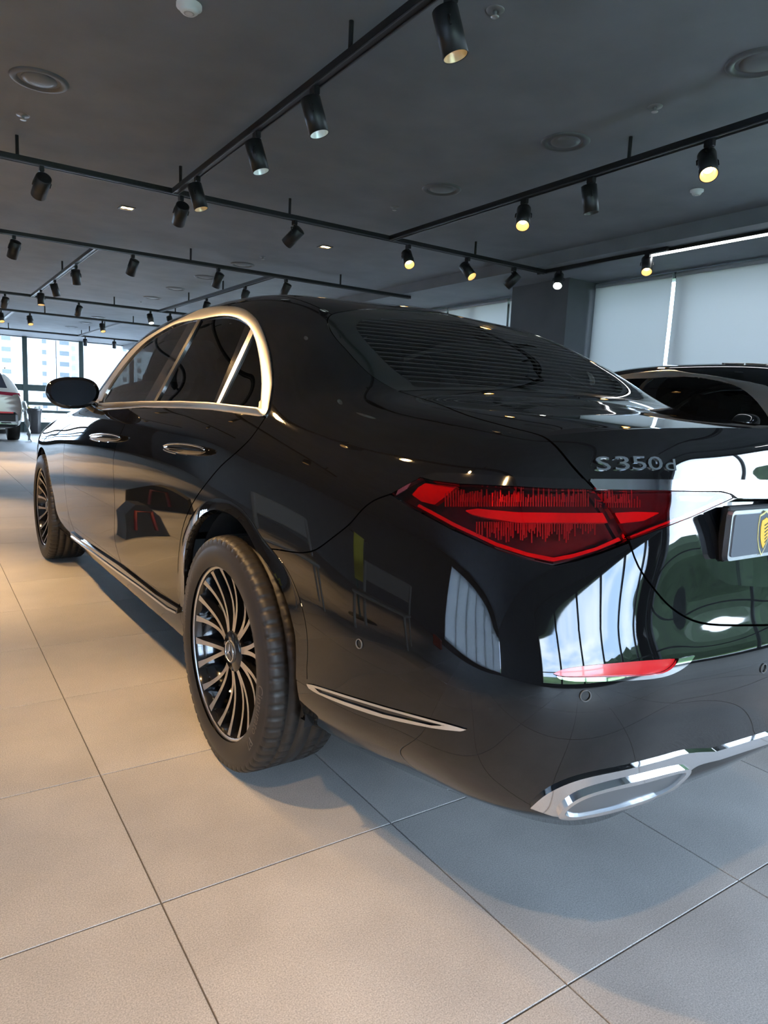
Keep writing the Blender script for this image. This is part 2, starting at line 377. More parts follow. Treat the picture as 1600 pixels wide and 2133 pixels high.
building('glass_tower', 'pale blue glass tower behind the balcony wing outside', 149, 180, 230, 0, [152, 166, 175], -9, 50, BLU, mat('far_blue_dark', (.15, .23, .32), .4), bands=True)
building('white_tower', 'plain white tower right of the glass tower outside', 186, 226, 190, 0, [], -9, 48, WHT, WIN, bands=False)
building('window_tower', 'white tower with small windows beside the sedan window pillar outside', 231, 330, 215, 0, [260, 290], -9, 40, WHT, WIN)
# daylight portals in the glazed openings
def portal(loc, rot, sx, sy):
    l = bpy.data.lights.new('daylight_portal', 'AREA'); l.shape = 'RECTANGLE'; l.size = sx; l.size_y = sy; l.cycles.is_portal = True
    o = bpy.data.objects.new('daylight_portal', l); link(o); o.location = loc; o.rotation_euler = rot
portal((XW+.02, -3.3, 1.34), (0, math.radians(90), 0), 2.5, 4.4)
portal((XW+.02, .15, 1.34), (0, math.radians(90), 0), 2.5, 2.0)
portal((1.25, YB+.02, 1.27), (math.radians(90), 0, 0), 6.9, 2.3)
portal((XL+.02, -2.2, 1.4), (0, math.radians(-90), 0), 2.2, 6.6)
portal((0, YF-.15, 1.4), (math.radians(-90), 0, 0), 9, 2.5)
# ================================================================== the sedan
# car frame: origin on the ground under the rear axle, +y towards the nose, x<0 is the left side
def cspline(t, P, ts):
    """natural cubic spline through P (n,d) at parameters t, evaluated at ts"""
    P = np.asarray(P, float); n = len(t); h = np.diff(t)
    A = np.zeros((n, n)); B = np.zeros((n, P.shape[1])); A[0, 0] = A[-1, -1] = 1
    for i in range(1, n-1):
        A[i, i-1] = h[i-1]; A[i, i] = 2*(h[i-1]+h[i]); A[i, i+1] = h[i]
        B[i] = 6*((P[i+1]-P[i])/h[i]-(P[i]-P[i-1])/h[i-1])
    M = np.linalg.solve(A, B)
    k = np.clip(np.searchsorted(t, ts, side='right')-1, 0, n-2)
    a = (t[k+1]-ts)[:, None]; b = (ts-t[k])[:, None]; hh = h[k][:, None]
    return (M[k]*a**3+M[k+1]*b**3)/(6*hh)+(P[k]/hh-M[k]*hh/6)*a+(P[k+1]/hh-M[k+1]*hh/6)*b

CABIN_LOW = [(.60, .20), (.862, .225), (.905, .315), (.918, .45), (.926, .60), (.927, .76)]
def st(y, low, up): return [(-x, y, z) for x, z in (low+up)]
STA = [  # stations from the nose to the rear: 14 points each, bottom to centreline
 st(3.93, [(.20,.30),(.30,.30),(.36,.36),(.40,.43),(.42,.50),(.41,.57)], [(.38,.62),(.35,.655),(.32,.675),(.27,.69),(.22,.70),(.16,.705),(.08,.71),(0,.712)]),
 st(3.80, [(.55,.22),(.68,.23),(.74,.30),(.775,.40),(.785,.50),(.775,.60)], [(.75,.68),(.70,.735),(.64,.765),(.55,.785),(.44,.80),(.31,.81),(.15,.818),(0,.82)]),
 st(3.50, [(.60,.20),(.80,.21),(.865,.29),(.89,.42),(.90,.55),(.893,.68)], [(.872,.78),(.82,.84),(.75,.872),(.65,.89),(.53,.905),(.38,.917),(.19,.925),(0,.93)]),
 st(3.106, [(.60,.20),(.84,.21),(.895,.30),(.915,.44),(.925,.58),(.922,.72)], [(.905,.83),(.855,.90),(.78,.935),(.68,.955),(.56,.97),(.41,.98),(.21,.988),(0,.99)]),
 st(2.75, CABIN_LOW[:5]+[(.924,.74)], [(.910,.86),(.868,.94),(.81,.975),(.71,.995),(.59,1.01),(.44,1.022),(.23,1.03),(0,1.035)]),
 st(2.40, CABIN_LOW, [(.915,.885),(.875,.97),(.835,1.005),(.77,1.04),(.70,1.075),(.61,1.11),(.37,1.165),(0,1.19)]),
 st(2.05, CABIN_LOW, [(.918,.90),(.885,.995),(.85,1.035),(.795,1.12),(.74,1.20),(.665,1.285),(.40,1.36),(0,1.385)]),
 st(1.70, CABIN_LOW, [(.920,.905),(.890,1.012),(.858,1.055),(.79,1.185),(.725,1.30),(.645,1.395),(.38,1.465),(0,1.487)]),
 st(1.30, CABIN_LOW, [(.920,.91),(.892,1.018),(.86,1.062),(.788,1.21),(.718,1.345),(.635,1.435),(.37,1.50),(0,1.52)]),
 st(.90, CABIN_LOW, [(.920,.91),(.892,1.02),(.86,1.065),(.788,1.215),(.718,1.352),(.635,1.44),(.37,1.502),(0,1.522)]),
 st(.50, CABIN_LOW, [(.918,.91),(.889,1.02),(.857,1.067),(.784,1.213),(.712,1.342),(.628,1.425),(.36,1.478),(0,1.494)]),
 st(.15, CABIN_LOW, [(.914,.91),(.882,1.02),(.846,1.073),(.772,1.195),(.695,1.30),(.60,1.362),(.33,1.405),(0,1.42)]),
 st(-.15, CABIN_LOW[:1]+[(.862,.25),(.903,.335),(.917,.46),(.923,.60),(.919,.75)], [(.900,.90),(.862,1.01),(.818,1.08),(.738,1.175),(.645,1.228),(.54,1.252),(.28,1.275),(0,1.283)]),
 st(-.40, CABIN_LOW[:1]+[(.862,.285),(.90,.36),(.914,.47),(.918,.59),(.911,.73)], [(.888,.88),(.842,.995),(.765,1.072),(.645,1.115),(.52,1.132),(.39,1.142),(.20,1.150),(0,1.153)]),
 st(-.60, CABIN_LOW[:1]+[(.852,.31),(.893,.375),(.909,.475),(.914,.58),(.905,.71)], [(.876,.86),(.825,.98),(.745,1.053),(.64,1.085),(.50,1.097),(.36,1.103),(.18,1.107),(0,1.109)]),
 st(-.80, CABIN_LOW[:1]+[(.83,.335),(.875,.395),(.893,.48),(.898,.58),(.887,.70)], [(.852,.85),(.80,.97),(.732,1.035),(.648,1.062),(.50,1.076),(.35,1.083),(.18,1.087),(0,1.089)]),
 # last station: round the rear corner, then along the boot lip
 [(-.55,-.85,.25),(-.785,-.982,.340),(-.822,-1.005,.405),(-.841,-1.018,.50),(-.843,-1.021,.615),(-.828,-1.010,.70),(-.785,-.995,.84),(-.735,-.975,.955),(-.695,-.962,1.012),(-.655,-.945,1.036),(-.52,-1.012,1.053),(-.35,-1.038,1.062),(-.18,-1.052,1.067),(0,-1.057,1.069)],
]
REAR = [  # rear face columns, rows 0..9 (row 9 lies on the lip)
 [(-.45,-.95,.24),(-.655,-1.085,.327),(-.672,-1.108,.405),(-.684,-1.130,.50),(-.684,-1.134,.618),(-.662,-1.114,.705),(-.605,-1.085,.84),(-.55,-1.055,.965),(-.53,-1.035,1.025),(-.52,-1.012,1.053)],
 [(-.30,-.97,.24),(-.425,-1.108,.327),(-.435,-1.130,.405),(-.444,-1.154,.50),(-.444,-1.158,.62),(-.427,-1.131,.705),(-.395,-1.108,.84),(-.362,-1.078,.965),(-.355,-1.06,1.032),(-.35,-1.038,1.062)],
 [(-.15,-.98,.24),(-.21,-1.120,.327),(-.215,-1.142,.405),(-.221,-1.166,.50),(-.221,-1.170,.62),(-.213,-1.143,.705),(-.20,-1.120,.84),(-.185,-1.091,.965),(-.182,-1.073,1.036),(-.18,-1.052,1.067)],
 [(0,-.98,.24),(0,-1.124,.327),(0,-1.146,.405),(0,-1.170,.50),(0,-1.174,.62),(0,-1.147,.705),(0,-1.124,.84),(0,-1.096,.965),(0,-1.078,1.038),(0,-1.057,1.069)],
]
class Surf:
    pass
def build_master(step=.011):
    A = np.array(STA); R = np.array(REAR)
    nA, nR = len(A), len(R); m = 9
    low = np.concatenate([A[:, :m+1], R], 0)               # (nA+nR, 10, 3)
    ref = low[:, 4]; d = np.r_[0, np.cumsum(np.linalg.norm(np.diff(ref, axis=0), axis=1))]
    ts = []; marks = []
    for i in range(len(d)-1):
        fine = step if d[i] > d[8]-1e-9 else step*2.2
        k = max(2, int(math.ceil((d[i+1]-d[i])/fine))); marks.append(len(ts)); ts += list(d[i]+(d[i+1]-d[i])*np.arange(k)/k)
    marks.append(len(ts)); ts.append(d[-1]); ts = np.array(ts); uA = marks[nA-1]
    rows = [cspline(d, low[:, v], ts) for v in range(m+1)]
    rows[m] = np.vstack([cspline(d[:nA], A[:, m], ts[:uA+1]), np.zeros((len(ts)-uA-1, 3))])
    lip = A[-1, m:]; lc = np.r_[0, np.cumsum(np.linalg.norm(np.diff(lip, axis=0), axis=1))]
    for k in range(nR):
        a, b = marks[nA-1+k], marks[nA+k]
        rows[m][a:b+1] = cspline(lc, lip, lc[k]+(lc[k+1]-lc[k])*(ts[a:b+1]-ts[a])/(ts[b]-ts[a]))
    rows += [cspline(d[:nA], A[:, v], ts[:uA+1]) for v in range(m+1, 14)]
    sub = [3, 6, 9, 12, 13, 15, 15, 12, 10, 13, 13, 15, 20]
    V = []; quads = []
    def column(P):
        c = np.r_[0, np.cumsum(np.linalg.norm(np.diff(P, axis=0), axis=1)+1e-5)]
        tt = np.concatenate([c[i]+(c[i+1]-c[i])*np.arange(sub[i])/sub[i] for i in range(len(P)-1)]+[[c[-1]]])
        return cspline(c, P, tt)
    nlow = sum(sub[:m])+1; nall = sum(sub)+1
    cols = []
    for u in range(len(ts)):
        P = np.array([rows[v][u] for v in range(14 if u <= uA else m+1)])
        if u > uA-1 and u <= uA:     # split the spline at the lip
            c1 = column(P[:m+1]); c2 = P[m:]
            c = np.r_[0, np.cumsum(np.linalg.norm(np.diff(c2, axis=0), axis=1))]
            tt = np.concatenate([c[i]+(c[i+1]-c[i])*np.arange(sub[m+i])/sub[m+i] for i in range(len(c2)-1)]+[[c[-1]]])
            cols.append(np.vstack([c1, cspline(c, c2, tt)[1:]]))
        else: cols.append(column(P))
    idx = {}
    for u, c in enumerate(cols):
        for v, p in enumerate(c): idx[u, v] = len(V); V.append(p)
    for u in range(len(cols)-1):
        for v in range(min(len(cols[u]), len(cols[u+1]))-1):
            quads.append((idx[u, v], idx[u, v+1], idx[u+1, v+1], idx[u+1, v]))
    V = np.array(V); V[np.abs(V[:, 0]) < 2e-4, 0] = 0
    Q = np.array(quads); T = np.vstack([Q[:, [0, 1, 2]], Q[:, [0, 2, 3]]])
    # outward normals
    fn = np.cross(V[T[:, 1]]-V[T[:, 0]], V[T[:, 2]]-V[T[:, 0]])
    nrm = np.zeros_like(V)
    for k in range(3): np.add.at(nrm, T[:, k], fn)
    nrm /= np.linalg.norm(nrm, axis=1)[:, None]+1e-12
    mid = V[(len(cols)//2, )] if False else None
    # orientation: side normals must point to -x
    i = np.argmin(np.abs(V-np.array([-.926, .9, .6])).sum(1))
    if nrm[i, 0] > 0: nrm = -nrm; T = T[:, ::-1]
    ctr = V[:, 0] == 0; nrm[ctr, 0] = 0; nrm /= np.linalg.norm(nrm, axis=1)[:, None]+1e-12
    return V, nrm, T

class Cut:
    """triangle soup with normals, photo pixels and a label per triangle"""
    def __init__(s, V, Nn, T, P=None):
        s.V, s.N, s.T = V, Nn, T; s.P = carproj(V) if P is None else P; s.L = np.zeros(len(T), int)
    def sub(s, mask):
        t = s.T[mask]; u, inv = np.unique(t, return_inverse=True)
        c = Cut(s.V[u], s.N[u], inv.reshape(-1, 3), s.P[u]); c.L = s.L[mask].copy(); return c
    def split(s, f, labels=None):
        """cut triangles along f=0 (vertex field); returns per-triangle sign"""
        f = np.where(np.abs(f) < 1e-7, 1e-7, f)
        sg = f > 0; ts = sg[s.T]; mixed = (ts.any(1) & ~ts.all(1))
        if labels is not None: mixed &= np.isin(s.L, labels)
        keep = np.nonzero(~mixed)[0]; mi = np.nonzero(mixed)[0]
        newV = []; newN = []; newP = []; newF = []; cache = {}; nv = len(s.V)
        def mid(a, b):
            k = (a, b) if a < b else (b, a)
            if k not in cache:
                t = f[a]/(f[a]-f[b]); n = s.N[a]*(1-t)+s.N[b]*t; n = n/(np.linalg.norm(n)+1e-12)
                cache[k] = nv+len(newV); newV.append(s.V[a]*(1-t)+s.V[b]*t); newN.append(n); newP.append(s.P[a]*(1-t)+s.P[b]*t)
            return cache[k]
        tris = []; labs = []; side = []
        for i in mi:
            t = s.T[i]; g = sg[t]
            k = int(np.nonzero(g == (g.sum() == 1))[0][0])     # the odd one out
            a, b, c = int(t[k]), int(t[(k+1) % 3]), int(t[(k+2) % 3])
            ab, ac = mid(a, b), mid(a, c); sa = 1 if sg[a] else -1
            tris += [(a, ab, ac), (ab, b, c), (ab, c, ac)]; labs += [s.L[i]]*3; side += [sa, -sa, -sa]
        sk = np.where(ts[keep].sum(1) >= 2, 1, -1)
        T2 = s.T[keep]; L2 = s.L[keep]
        if tris:
            s.V = np.vstack([s.V, newV]); s.N = np.vstack([s.N, newN]); s.P = np.vstack([s.P, newP])
            T2 = np.vstack([T2, tris]); L2 = np.r_[L2, labs]; sk = np.r_[sk, side]
        s.T, s.L = T2, L2
        return sk
def refine(c, levels=1):
    """split every triangle in four; positions and normals are interpolated"""
    for _ in range(levels):
        e = np.vstack([c.T[:, [0, 1]], c.T[:, [1, 2]], c.T[:, [2, 0]]]); key = np.sort(e, 1)
        u, inv = np.unique(key, axis=0, return_inverse=True); inv = inv.ravel(); n = len(c.V); k = len(c.T)
        nn = c.N[u[:, 0]]+c.N[u[:, 1]]; nn /= np.linalg.norm(nn, axis=1)[:, None]+1e-12
        a, b, d = inv[:k]+n, inv[k:2*k]+n, inv[2*k:]+n; t = c.T
        T = np.vstack([np.c_[t[:, 0], a, d], np.c_[a, t[:, 1], b], np.c_[d, b, t[:, 2]], np.c_[a, b, d]])
        L = np.tile(c.L, 4)
        c2 = Cut(np.vstack([c.V, (c.V[u[:, 0]]+c.V[u[:, 1]])/2]), np.vstack([c.N, nn]), T, np.vstack([c.P, (c.P[u[:, 0]]+c.P[u[:, 1]])/2])); c2.L = L; c = c2
    return c
def refine_in(c, mask, levels=1):
    """refine only the masked triangles of a Cut"""
    a, b = c.sub(~mask), refine(c.sub(mask), levels); n = len(a.V)
    r = Cut(np.vstack([a.V, b.V]), np.vstack([a.N, b.N]), np.vstack([a.T, b.T+n]), np.vstack([a.P, b.P])); r.L = np.r_[a.L, b.L]
    return r
def pieces(c, amin=2e-5):
    """connected pieces of a Cut, slivers dropped"""
    par = np.arange(len(c.V))
    def fd(i):
        while par[i] != i: par[i] = par[par[i]]; i = par[i]
        return i
    for a, b, d in c.T.tolist():
        ra, rb, rd = fd(a), fd(b), fd(d); par[rb] = ra; par[fd(rd)] = ra
    rt = np.array([fd(t) for t in c.T[:, 0]]); out = []
    ar = .5*np.linalg.norm(np.cross(c.V[c.T[:, 1]]-c.V[c.T[:, 0]], c.V[c.T[:, 2]]-c.V[c.T[:, 0]]), axis=1)
    for r in np.unique(rt):
        m = rt == r
        if ar[m].sum() > amin: out.append(c.sub(m))
    return out
def weldverts(c):
    """join vertices that coincide (after partial refinement)"""
    k = np.round(c.V*1e6).astype(np.int64); u, idx, inv = np.unique(k, axis=0, return_index=True, return_inverse=True)
    r = Cut(c.V[idx], c.N[idx], inv.ravel()[c.T], c.P[idx]); r.L = c.L
    ok = (r.T[:, 0] != r.T[:, 1]) & (r.T[:, 1] != r.T[:, 2]) & (r.T[:, 0] != r.T[:, 2])
    r.T = r.T[ok]; r.L = r.L[ok]; return r
def renormal(c):
    fn = np.cross(c.V[c.T[:, 1]]-c.V[c.T[:, 0]], c.V[c.T[:, 2]]-c.V[c.T[:, 0]]); n = np.zeros_like(c.V)
    for k in range(3): np.add.at(n, c.T[:, k], fn)
    n /= np.linalg.norm(n, axis=1)[:, None]+1e-12
    flip = np.einsum('ij,ij->i', n, c.N) < 0; n[flip] *= -1
    c.N = n; return c
def inside(poly, P):
    x, y = P[:, 0], P[:, 1]; r = np.zeros(len(P), bool); n = len(poly)
    for i in range(n):
        x0, y0 = poly[i]; x1, y1 = poly[(i+1) % n]
        if y0 == y1: continue
        c = ((y0 > y) != (y1 > y)) & (x < (x1-x0)*(y-y0)/(y1-y0)+x0)
        r ^= c
    return r
def seg_dist(V, A, B):
    """distance of points V to the set of 3D segments A-B"""
    best = np.full(len(V), 1e9)
    for a, b in zip(A, B):
        ab = b-a; L2 = ab @ ab+1e-12
        t = np.clip(((V-a) @ ab)/L2, 0, 1); q = V-a-t[:, None]*ab
        best = np.minimum(best, np.einsum('ij,ij->i', q, q))
    return np.sqrt(best)
def smooth_poly(pts, n=4, closed=False):
    """densify a pixel polyline with a Catmull-Rom curve"""
    P = np.array(pts, float); L = len(P); out = []
    for i in range(L if closed else L-1):
        p0 = P[(i-1) % L] if (closed or i > 0) else P[i]; p1 = P[i]; p2 = P[(i+1) % L]; p3 = P[(i+2) % L] if (closed or i+2 < L) else p2
        for k in range(n):
            t = k/n; out.append(.5*((2*p1)+(-p0+p2)*t+(2*p0-5*p1+4*p2-p3)*t*t+(-p0+3*p1-3*p2+p3)*t**3))
    if not closed: out.append(P[-1])
    return [tuple(q) for q in out]
MV, MN, MT = build_master()
BVH = BVHTree.FromPolygons([tuple(v) for v in MV], [tuple(t) for t in MT.tolist()])
def lift(px, py):
    d = carray(px, py); h = BVH.ray_cast(Vector(CAMC), Vector(d))
    return None if h[0] is None else np.array(h[0])
def lift_line(poly, closed=True, step=7.0):
    A = []; B = []; n = len(poly); prev = None
    for i in range(n if closed else n-1):
        p = np.array(poly[i]); q = np.array(poly[(i+1) % n]); k = max(1, int(np.linalg.norm(q-p)/step))
        pts = [lift(*(p+(q-p)*j/k)) for j in range(k+1)]
        for a, b in zip(pts[:-1], pts[1:]):
            if a is not None and b is not None and np.linalg.norm(a-b) < .12: A.append(a); B.append(b)
    return A, B
def field(cut, poly, where=None):
    """signed 3D distance (negative inside) to a closed outline drawn in photo pixels"""
    ins = inside(poly, cut.P)
    if where is not None: ins &= where(cut.V)
    A, B = lift_line(poly)
    pr = np.array(poly); lo = pr.min(0)-40; hi = pr.max(0)+40
    near = (cut.P[:, 0] > lo[0]) & (cut.P[:, 0] < hi[0]) & (cut.P[:, 1] > lo[1]) & (cut.P[:, 1] < hi[1])
    if where is not None: near &= where(cut.V)
    d = np.full(len(cut.V), 1.0)
    if A: d[near] = seg_dist(cut.V[near], A, B)
    return np.where(ins, -d, d)
def to_object(name, c, m, parent, offset=0., depth=.014, mirror='weld', thick=0., flat=False):
    """mesh object from a Cut: surface pushed by offset along the normal plus flanges going in by depth.
    mirror: None left only, 'weld' both halves in one mesh, 'right' only the mirrored half"""
    V = c.V+c.N*offset; V[c.V[:, 0] == 0, 0] = 0
    T = c.T
    e = np.vstack([T[:, [0, 1]], T[:, [1, 2]], T[:, [2, 0]]]); key = np.sort(e, 1)
    u, inv, cnt = np.unique(key, axis=0, return_inverse=True, return_counts=True); bd = e[cnt[inv.ravel()] == 1]
    if mirror == 'weld': bd = bd[~((c.V[bd[:, 0], 0] == 0) & (c.V[bd[:, 1], 0] == 0))]
    n = len(V); faces = [tuple(t) for t in T.tolist()]; nor = c.N.copy()
    vs = [V]; ns = [nor]
    fl = []
    if depth > 0 and len(bd):
        bu, binv = np.unique(bd, return_inverse=True); binv = binv.reshape(-1, 2); k = len(bu)
        top = V[bu]; bot = top-c.N[bu]*depth
        en = np.cross(V[bd[:, 1]]-V[bd[:, 0]], c.N[bd[:, 0]]); vn = np.zeros((k, 3))
        for j in (0, 1): np.add.at(vn, binv[:, j], en)
        vn /= np.linalg.norm(vn, axis=1)[:, None]+1e-12
        vs += [top, bot]; ns += [vn, vn]
        for a, b in binv: fl.append((n+b, n+a, n+k+a, n+k+b))
    V = np.vstack(vs); nor = np.vstack(ns); faces += fl
    if mirror in ('weld', 'right'):
        S = np.array([-1., 1, 1]); V2 = V*S; n2 = nor*S; f2 = [tuple(reversed(f)) for f in faces]
        if mirror == 'right': V, nor, faces = V2, n2, f2
        else:
            w = np.arange(len(V)); onc = (V[:, 0] == 0) & (np.arange(len(V)) < n); mp = w+len(V); mp[onc] = w[onc]
            nn = len(V); keep = ~onc; comp = np.cumsum(keep)-1+nn; mp = np.where(onc, w, comp)
            faces = faces+[tuple(int(mp[i]) for i in f) for f in f2]
            V = np.vstack([V, V2[keep]]); nor = np.vstack([nor, n2[keep]])
    me = bpy.data.meshes.new(name); me.from_pydata(V.tolist(), [], faces); me.update(); me.materials.append(m)
    me.polygons.foreach_set('use_smooth', [True]*len(me.polygons))
    me.normals_split_custom_set_from_vertices(nor.tolist())
    o = bpy.data.objects.new(name, me); link(o, parent)
    return o
def patch(poly, where=None, base=None, holes=(), fine=2):
    """the piece of the body surface inside a pixel outline"""
    b = base if base is not None else MASTER
    pr = np.array(poly); lo = pr.min(0)-30; hi = pr.max(0)+30
    P = b.P[b.T]; m = (P[:, :, 0].max(1) > lo[0]) & (P[:, :, 0].min(1) < hi[0]) & (P[:, :, 1].max(1) > lo[1]) & (P[:, :, 1].min(1) < hi[1])
    if where is not None: m &= where(b.V)[b.T].any(1)
    c = refine(b.sub(m), fine); s = c.split(field(c, poly, where)); c = c.sub(s < 0)
    for h in holes:
        s = c.split(field(c, h, where)); c = c.sub(s > 0)
    return c
MASTER = Cut(MV, MN, MT)
# ------------------------------------------------------------------ outlines read off the photograph (pixels)
LAMP_OUT = [(815,1029),(845,1011),(877,995),(902,1002),(958,1009),(1080,1014.5),(1150,1019),(1236,1020.5),(1270,1062),(1308,1128),(1250,1151),(1200,1166),(1157,1175),(1100,1163),(1033,1142),(939,1100),(855,1055)]
LAMP_TRIM = [(870,998),(877,992.5),(909,985),(990,988),(1054,992),(1080,994),(1216,998),(1236,1020.5),(1150,1019),(1080,1014.5),(958,1009),(902,1002)]
LAMP_IN = [(1242,1021.5),(1348,1022.5),(1500,1024),(1520,1029),(1528,1037),(1440,1077),(1380,1100),(1312,1125),(1275,1065)]
BOOT_STRIP = [(1223,998.5),(1380,999),(1600,1000),(1900,1002),(1900,1040),(1600,1038),(1534,1038),(1522,1029),(1500,1023),(1348,1021.5),(1241,1020)]
BOOT_EDGE = [(830,815),(909,840),(976,866),(1062,890),(1110,902),(1136,912),(1161,933),(1190,968),(1219,1000),(1239,1021),(1273,1065),(1311,1129),(1330,1180),(1365,1230),(1400,1267),(1445,1293),(1500,1302),(1600,1302)]
GLASS_LOW = [(1900,900),(1400,840),(1267,827),(1040,813),(900,812)]
BOOT = BOOT_EDGE+[(1900,1300)]+GLASS_LOW
RECESS = [(1441,1079),(1452,1120),(1470,1170),(1483,1192),(1503,1210),(1530,1219),(1600,1223),(1900,1228),(1900,1041),(1600,1039),(1533,1039)]
REAR_GLASS = [(830,814),(800,799),(770,779),(745,755),(720,727),(700,705),(687,685),(682,668),(688,657),(703,651),(740,645.5),(782,644),(860,647.5),(900,651),(965,660),(1027,671),(1200,720),(1350,828),(1267,826),(1040,812),(900,811)]
GLASS_CLEAR = [(742,680),(752,668),(790,665),(915,666),(1015,678),(1200,740),(1320,815),(1267,818),(1040,806),(876,806),(855,795),(815,765),(780,730),(752,698)]
DLO_OUT = [(553,868),(561,854),(568,810),(569,792),(565,750),(556,712),(540,674),(520,653),(500,643.6),(476,641),(450,641.4),(424,646),(400,656),(380,665),(340,684),(287,718),(250,759),(222,799),(200,830),(196,848),(216,854),(300,848),(380,849.5),(440,853)]
DLO_IN = [(544,854),(547,800),(545,770),(540,736),(532,704),(520,680),(504,667),(486,660),(466,658),(440,661),(420,665),(400,667.5),(362,677.5),(310,708),(272,745.5),(240,787),(220,819),(210,843),(300,840),(380,840),(440,843)]
G_FRONT = [(180,900),(180,700),(384,640),(392,671),(295,842),(290,900)]
G_REAR = [(421,640),(419,665),(323,842),(320,900),(438,900),(441,843),(510,676),(540,640)]
G_QUART = [(527,640),(526,688),(453,845),(450,900),(600,900),(600,640)]
REAR_GAP = [(554,868),(524,911),(494,941),(460,971),(426,1012),(407,1039),(394,1063),(383,1091),(376,1125),(371,1175),(372,1230),(376,1267)]
B_GAP = [(277,850),(262,880),(250,907),(241,930),(236,962),(237,1005),(239,1055),(238,1105),(240,1130),(245,1150),(253,1177)]
F_GAP = [(166,846),(150,875),(140,900),(134,930),(132,960),(134,1005),(140,1055),(146,1082),(155,1106)]
STRIP_UP = [(150,1107),(172,1124),(252,1177),(329,1237),(376,1266)]
STRIP_LO = [(374,1277),(355,1267),(297,1223),(250,1190),(170,1131),(152,1118)]
BELT = [(196,852),(216,854),(300,848),(380,849.5),(440,853),(553,868)]
DOOR_R = REAR_GAP+[(376,1266),(329,1237),(253,1178)]+B_GAP[::-1]+[(277,850),(380,848),(440,852)]
DOOR_F = B_GAP+[(253,1178),(172,1124),(155,1107)]+F_GAP[::-1]+[(166,846),(200,846)]
ARCH = [(384,1400),(387,1270),(390,1180),(396,1130),(408,1098),(422,1078),(437,1066),(454,1062),(470,1064),(485,1070),(498,1079),(510,1091),(526,1115),(541,1143),(562,1172),(585,1208),(600,1247),(610,1287),(616,1325),(618,1362),(618,1419),(624,1458),(634,1490),(646,1518),(655,1533),(655,1700),(384,1700)]
BUMP_LINE = [(539,1141),(579,1145),(610,1150),(635,1151),(660,1144),(694,1119),(729,1091),(754,1062),(780,1042),(815,1029)]
LAMP_BOTTOM = [(855,1056),(939,1101),(1033,1143),(1100,1164),(1157,1176.5),(1200,1167.5),(1250,1152.5),(1310,1130)]
BUMPER = BUMP_LINE+LAMP_BOTTOM+BOOT_EDGE[12:]+[(1900,1302),(1900,1900),(560,1900),(560,1300)]
REFLECTOR = [(1152,1404),(1175,1394),(1230,1386),(1320,1378),(1400,1372),(1412,1372),(1406,1383),(1388,1398),(1355,1406),(1290,1409),(1200,1411),(1165,1409)]
REFL_TRIM = [(1152,1404),(1165,1409),(1200,1411),(1290,1409),(1355,1406),(1388,1398),(1406,1383),(1412,1372),(1446,1365),(1430,1385),(1400,1403),(1360,1413),(1290,1418),(1200,1419),(1165,1414)]
SIDE_CHROME = [(640,1424),(660,1428),(720,1447),(800,1471),(880,1493),(940,1509),(974,1519),(960,1522),(900,1515),(800,1494),(720,1468),(665,1445),(645,1433)]
SIDE_CHROME_IN = [(655,1431),(720,1452),(800,1476),(880,1498),(930,1511),(900,1510),(800,1487),(720,1461),(668,1442)]
EXHAUST = [(1103,1678),(1142,1646),(1206,1619),(1307,1597),(1375,1580),(1431,1565),(1487,1562),(1600,1527),(1900,1460),(1900,1486),(1600,1545),(1495,1579),(1450,1591),(1424,1610),(1394,1636),(1337,1664),(1262,1684),(1190,1697),(1150,1694)]
EXH_IN = [(1172,1684),(1184,1668),(1215,1651),(1262,1637),(1330,1622),(1400,1603),(1418,1602),(1405,1617),(1380,1636),(1330,1657),(1262,1676),(1200,1688)]
EXHAUST = smooth_poly(EXHAUST[:7], 4)+EXHAUST[7:11]+smooth_poly(EXHAUST[11:], 4); EXH_IN = smooth_poly(EXH_IN, 4, True)
ARCH = ARCH[:1]+smooth_poly(ARCH[1:-2], 3)+ARCH[-2:]
REFLECTOR = smooth_poly(REFLECTOR[:5], 3)+smooth_poly(REFLECTOR[5:], 3); REFL_TRIM = smooth_poly(REFL_TRIM[:8], 3)+smooth_poly(REFL_TRIM[8:], 3)
DLO_OUT = smooth_poly(DLO_OUT[1:20], 3)+DLO_OUT[20:]+DLO_OUT[:1]; DLO_IN = DLO_IN[:1]+smooth_poly(DLO_IN[1:18], 3)+DLO_IN[18:]
REAR_GLASS = smooth_poly(REAR_GLASS[:16], 3)+REAR_GLASS[16:]; GLASS_CLEAR = smooth_poly(GLASS_CLEAR, 3, True)
BOOT_EDGE = smooth_poly(BOOT_EDGE[:11], 3)+smooth_poly(BOOT_EDGE[11:], 3); BOOT = BOOT_EDGE+[(1900, 1300)]+GLASS_LOW
_k = [i for i, p in enumerate(BOOT_EDGE) if p[1] > 1131][0]
BUMP_LINE = smooth_poly(BUMP_LINE, 3); BUMPER = BUMP_LINE+LAMP_BOTTOM+BOOT_EDGE[_k:]+[(1900, 1302), (1900, 1900), (560, 1900), (560, 1300)]
RECESS = smooth_poly(RECESS[:7], 3)+RECESS[7:]; SIDE_CHROME = smooth_poly(SIDE_CHROME[:7], 3)+smooth_poly(SIDE_CHROME[7:], 3)
REAR_GAP = smooth_poly(REAR_GAP, 3); B_GAP = smooth_poly(B_GAP, 3); F_GAP = smooth_poly(F_GAP, 3)
DOOR_R = REAR_GAP+[(376, 1266), (329, 1237), (253, 1178)]+B_GAP[::-1]+[(277, 850), (380, 848), (440, 852)]
DOOR_F = B_GAP+[(253, 1178), (172, 1124), (155, 1107)]+F_GAP[::-1]+[(166, 846), (200, 846)]
ROOF_SEAM_X = .545

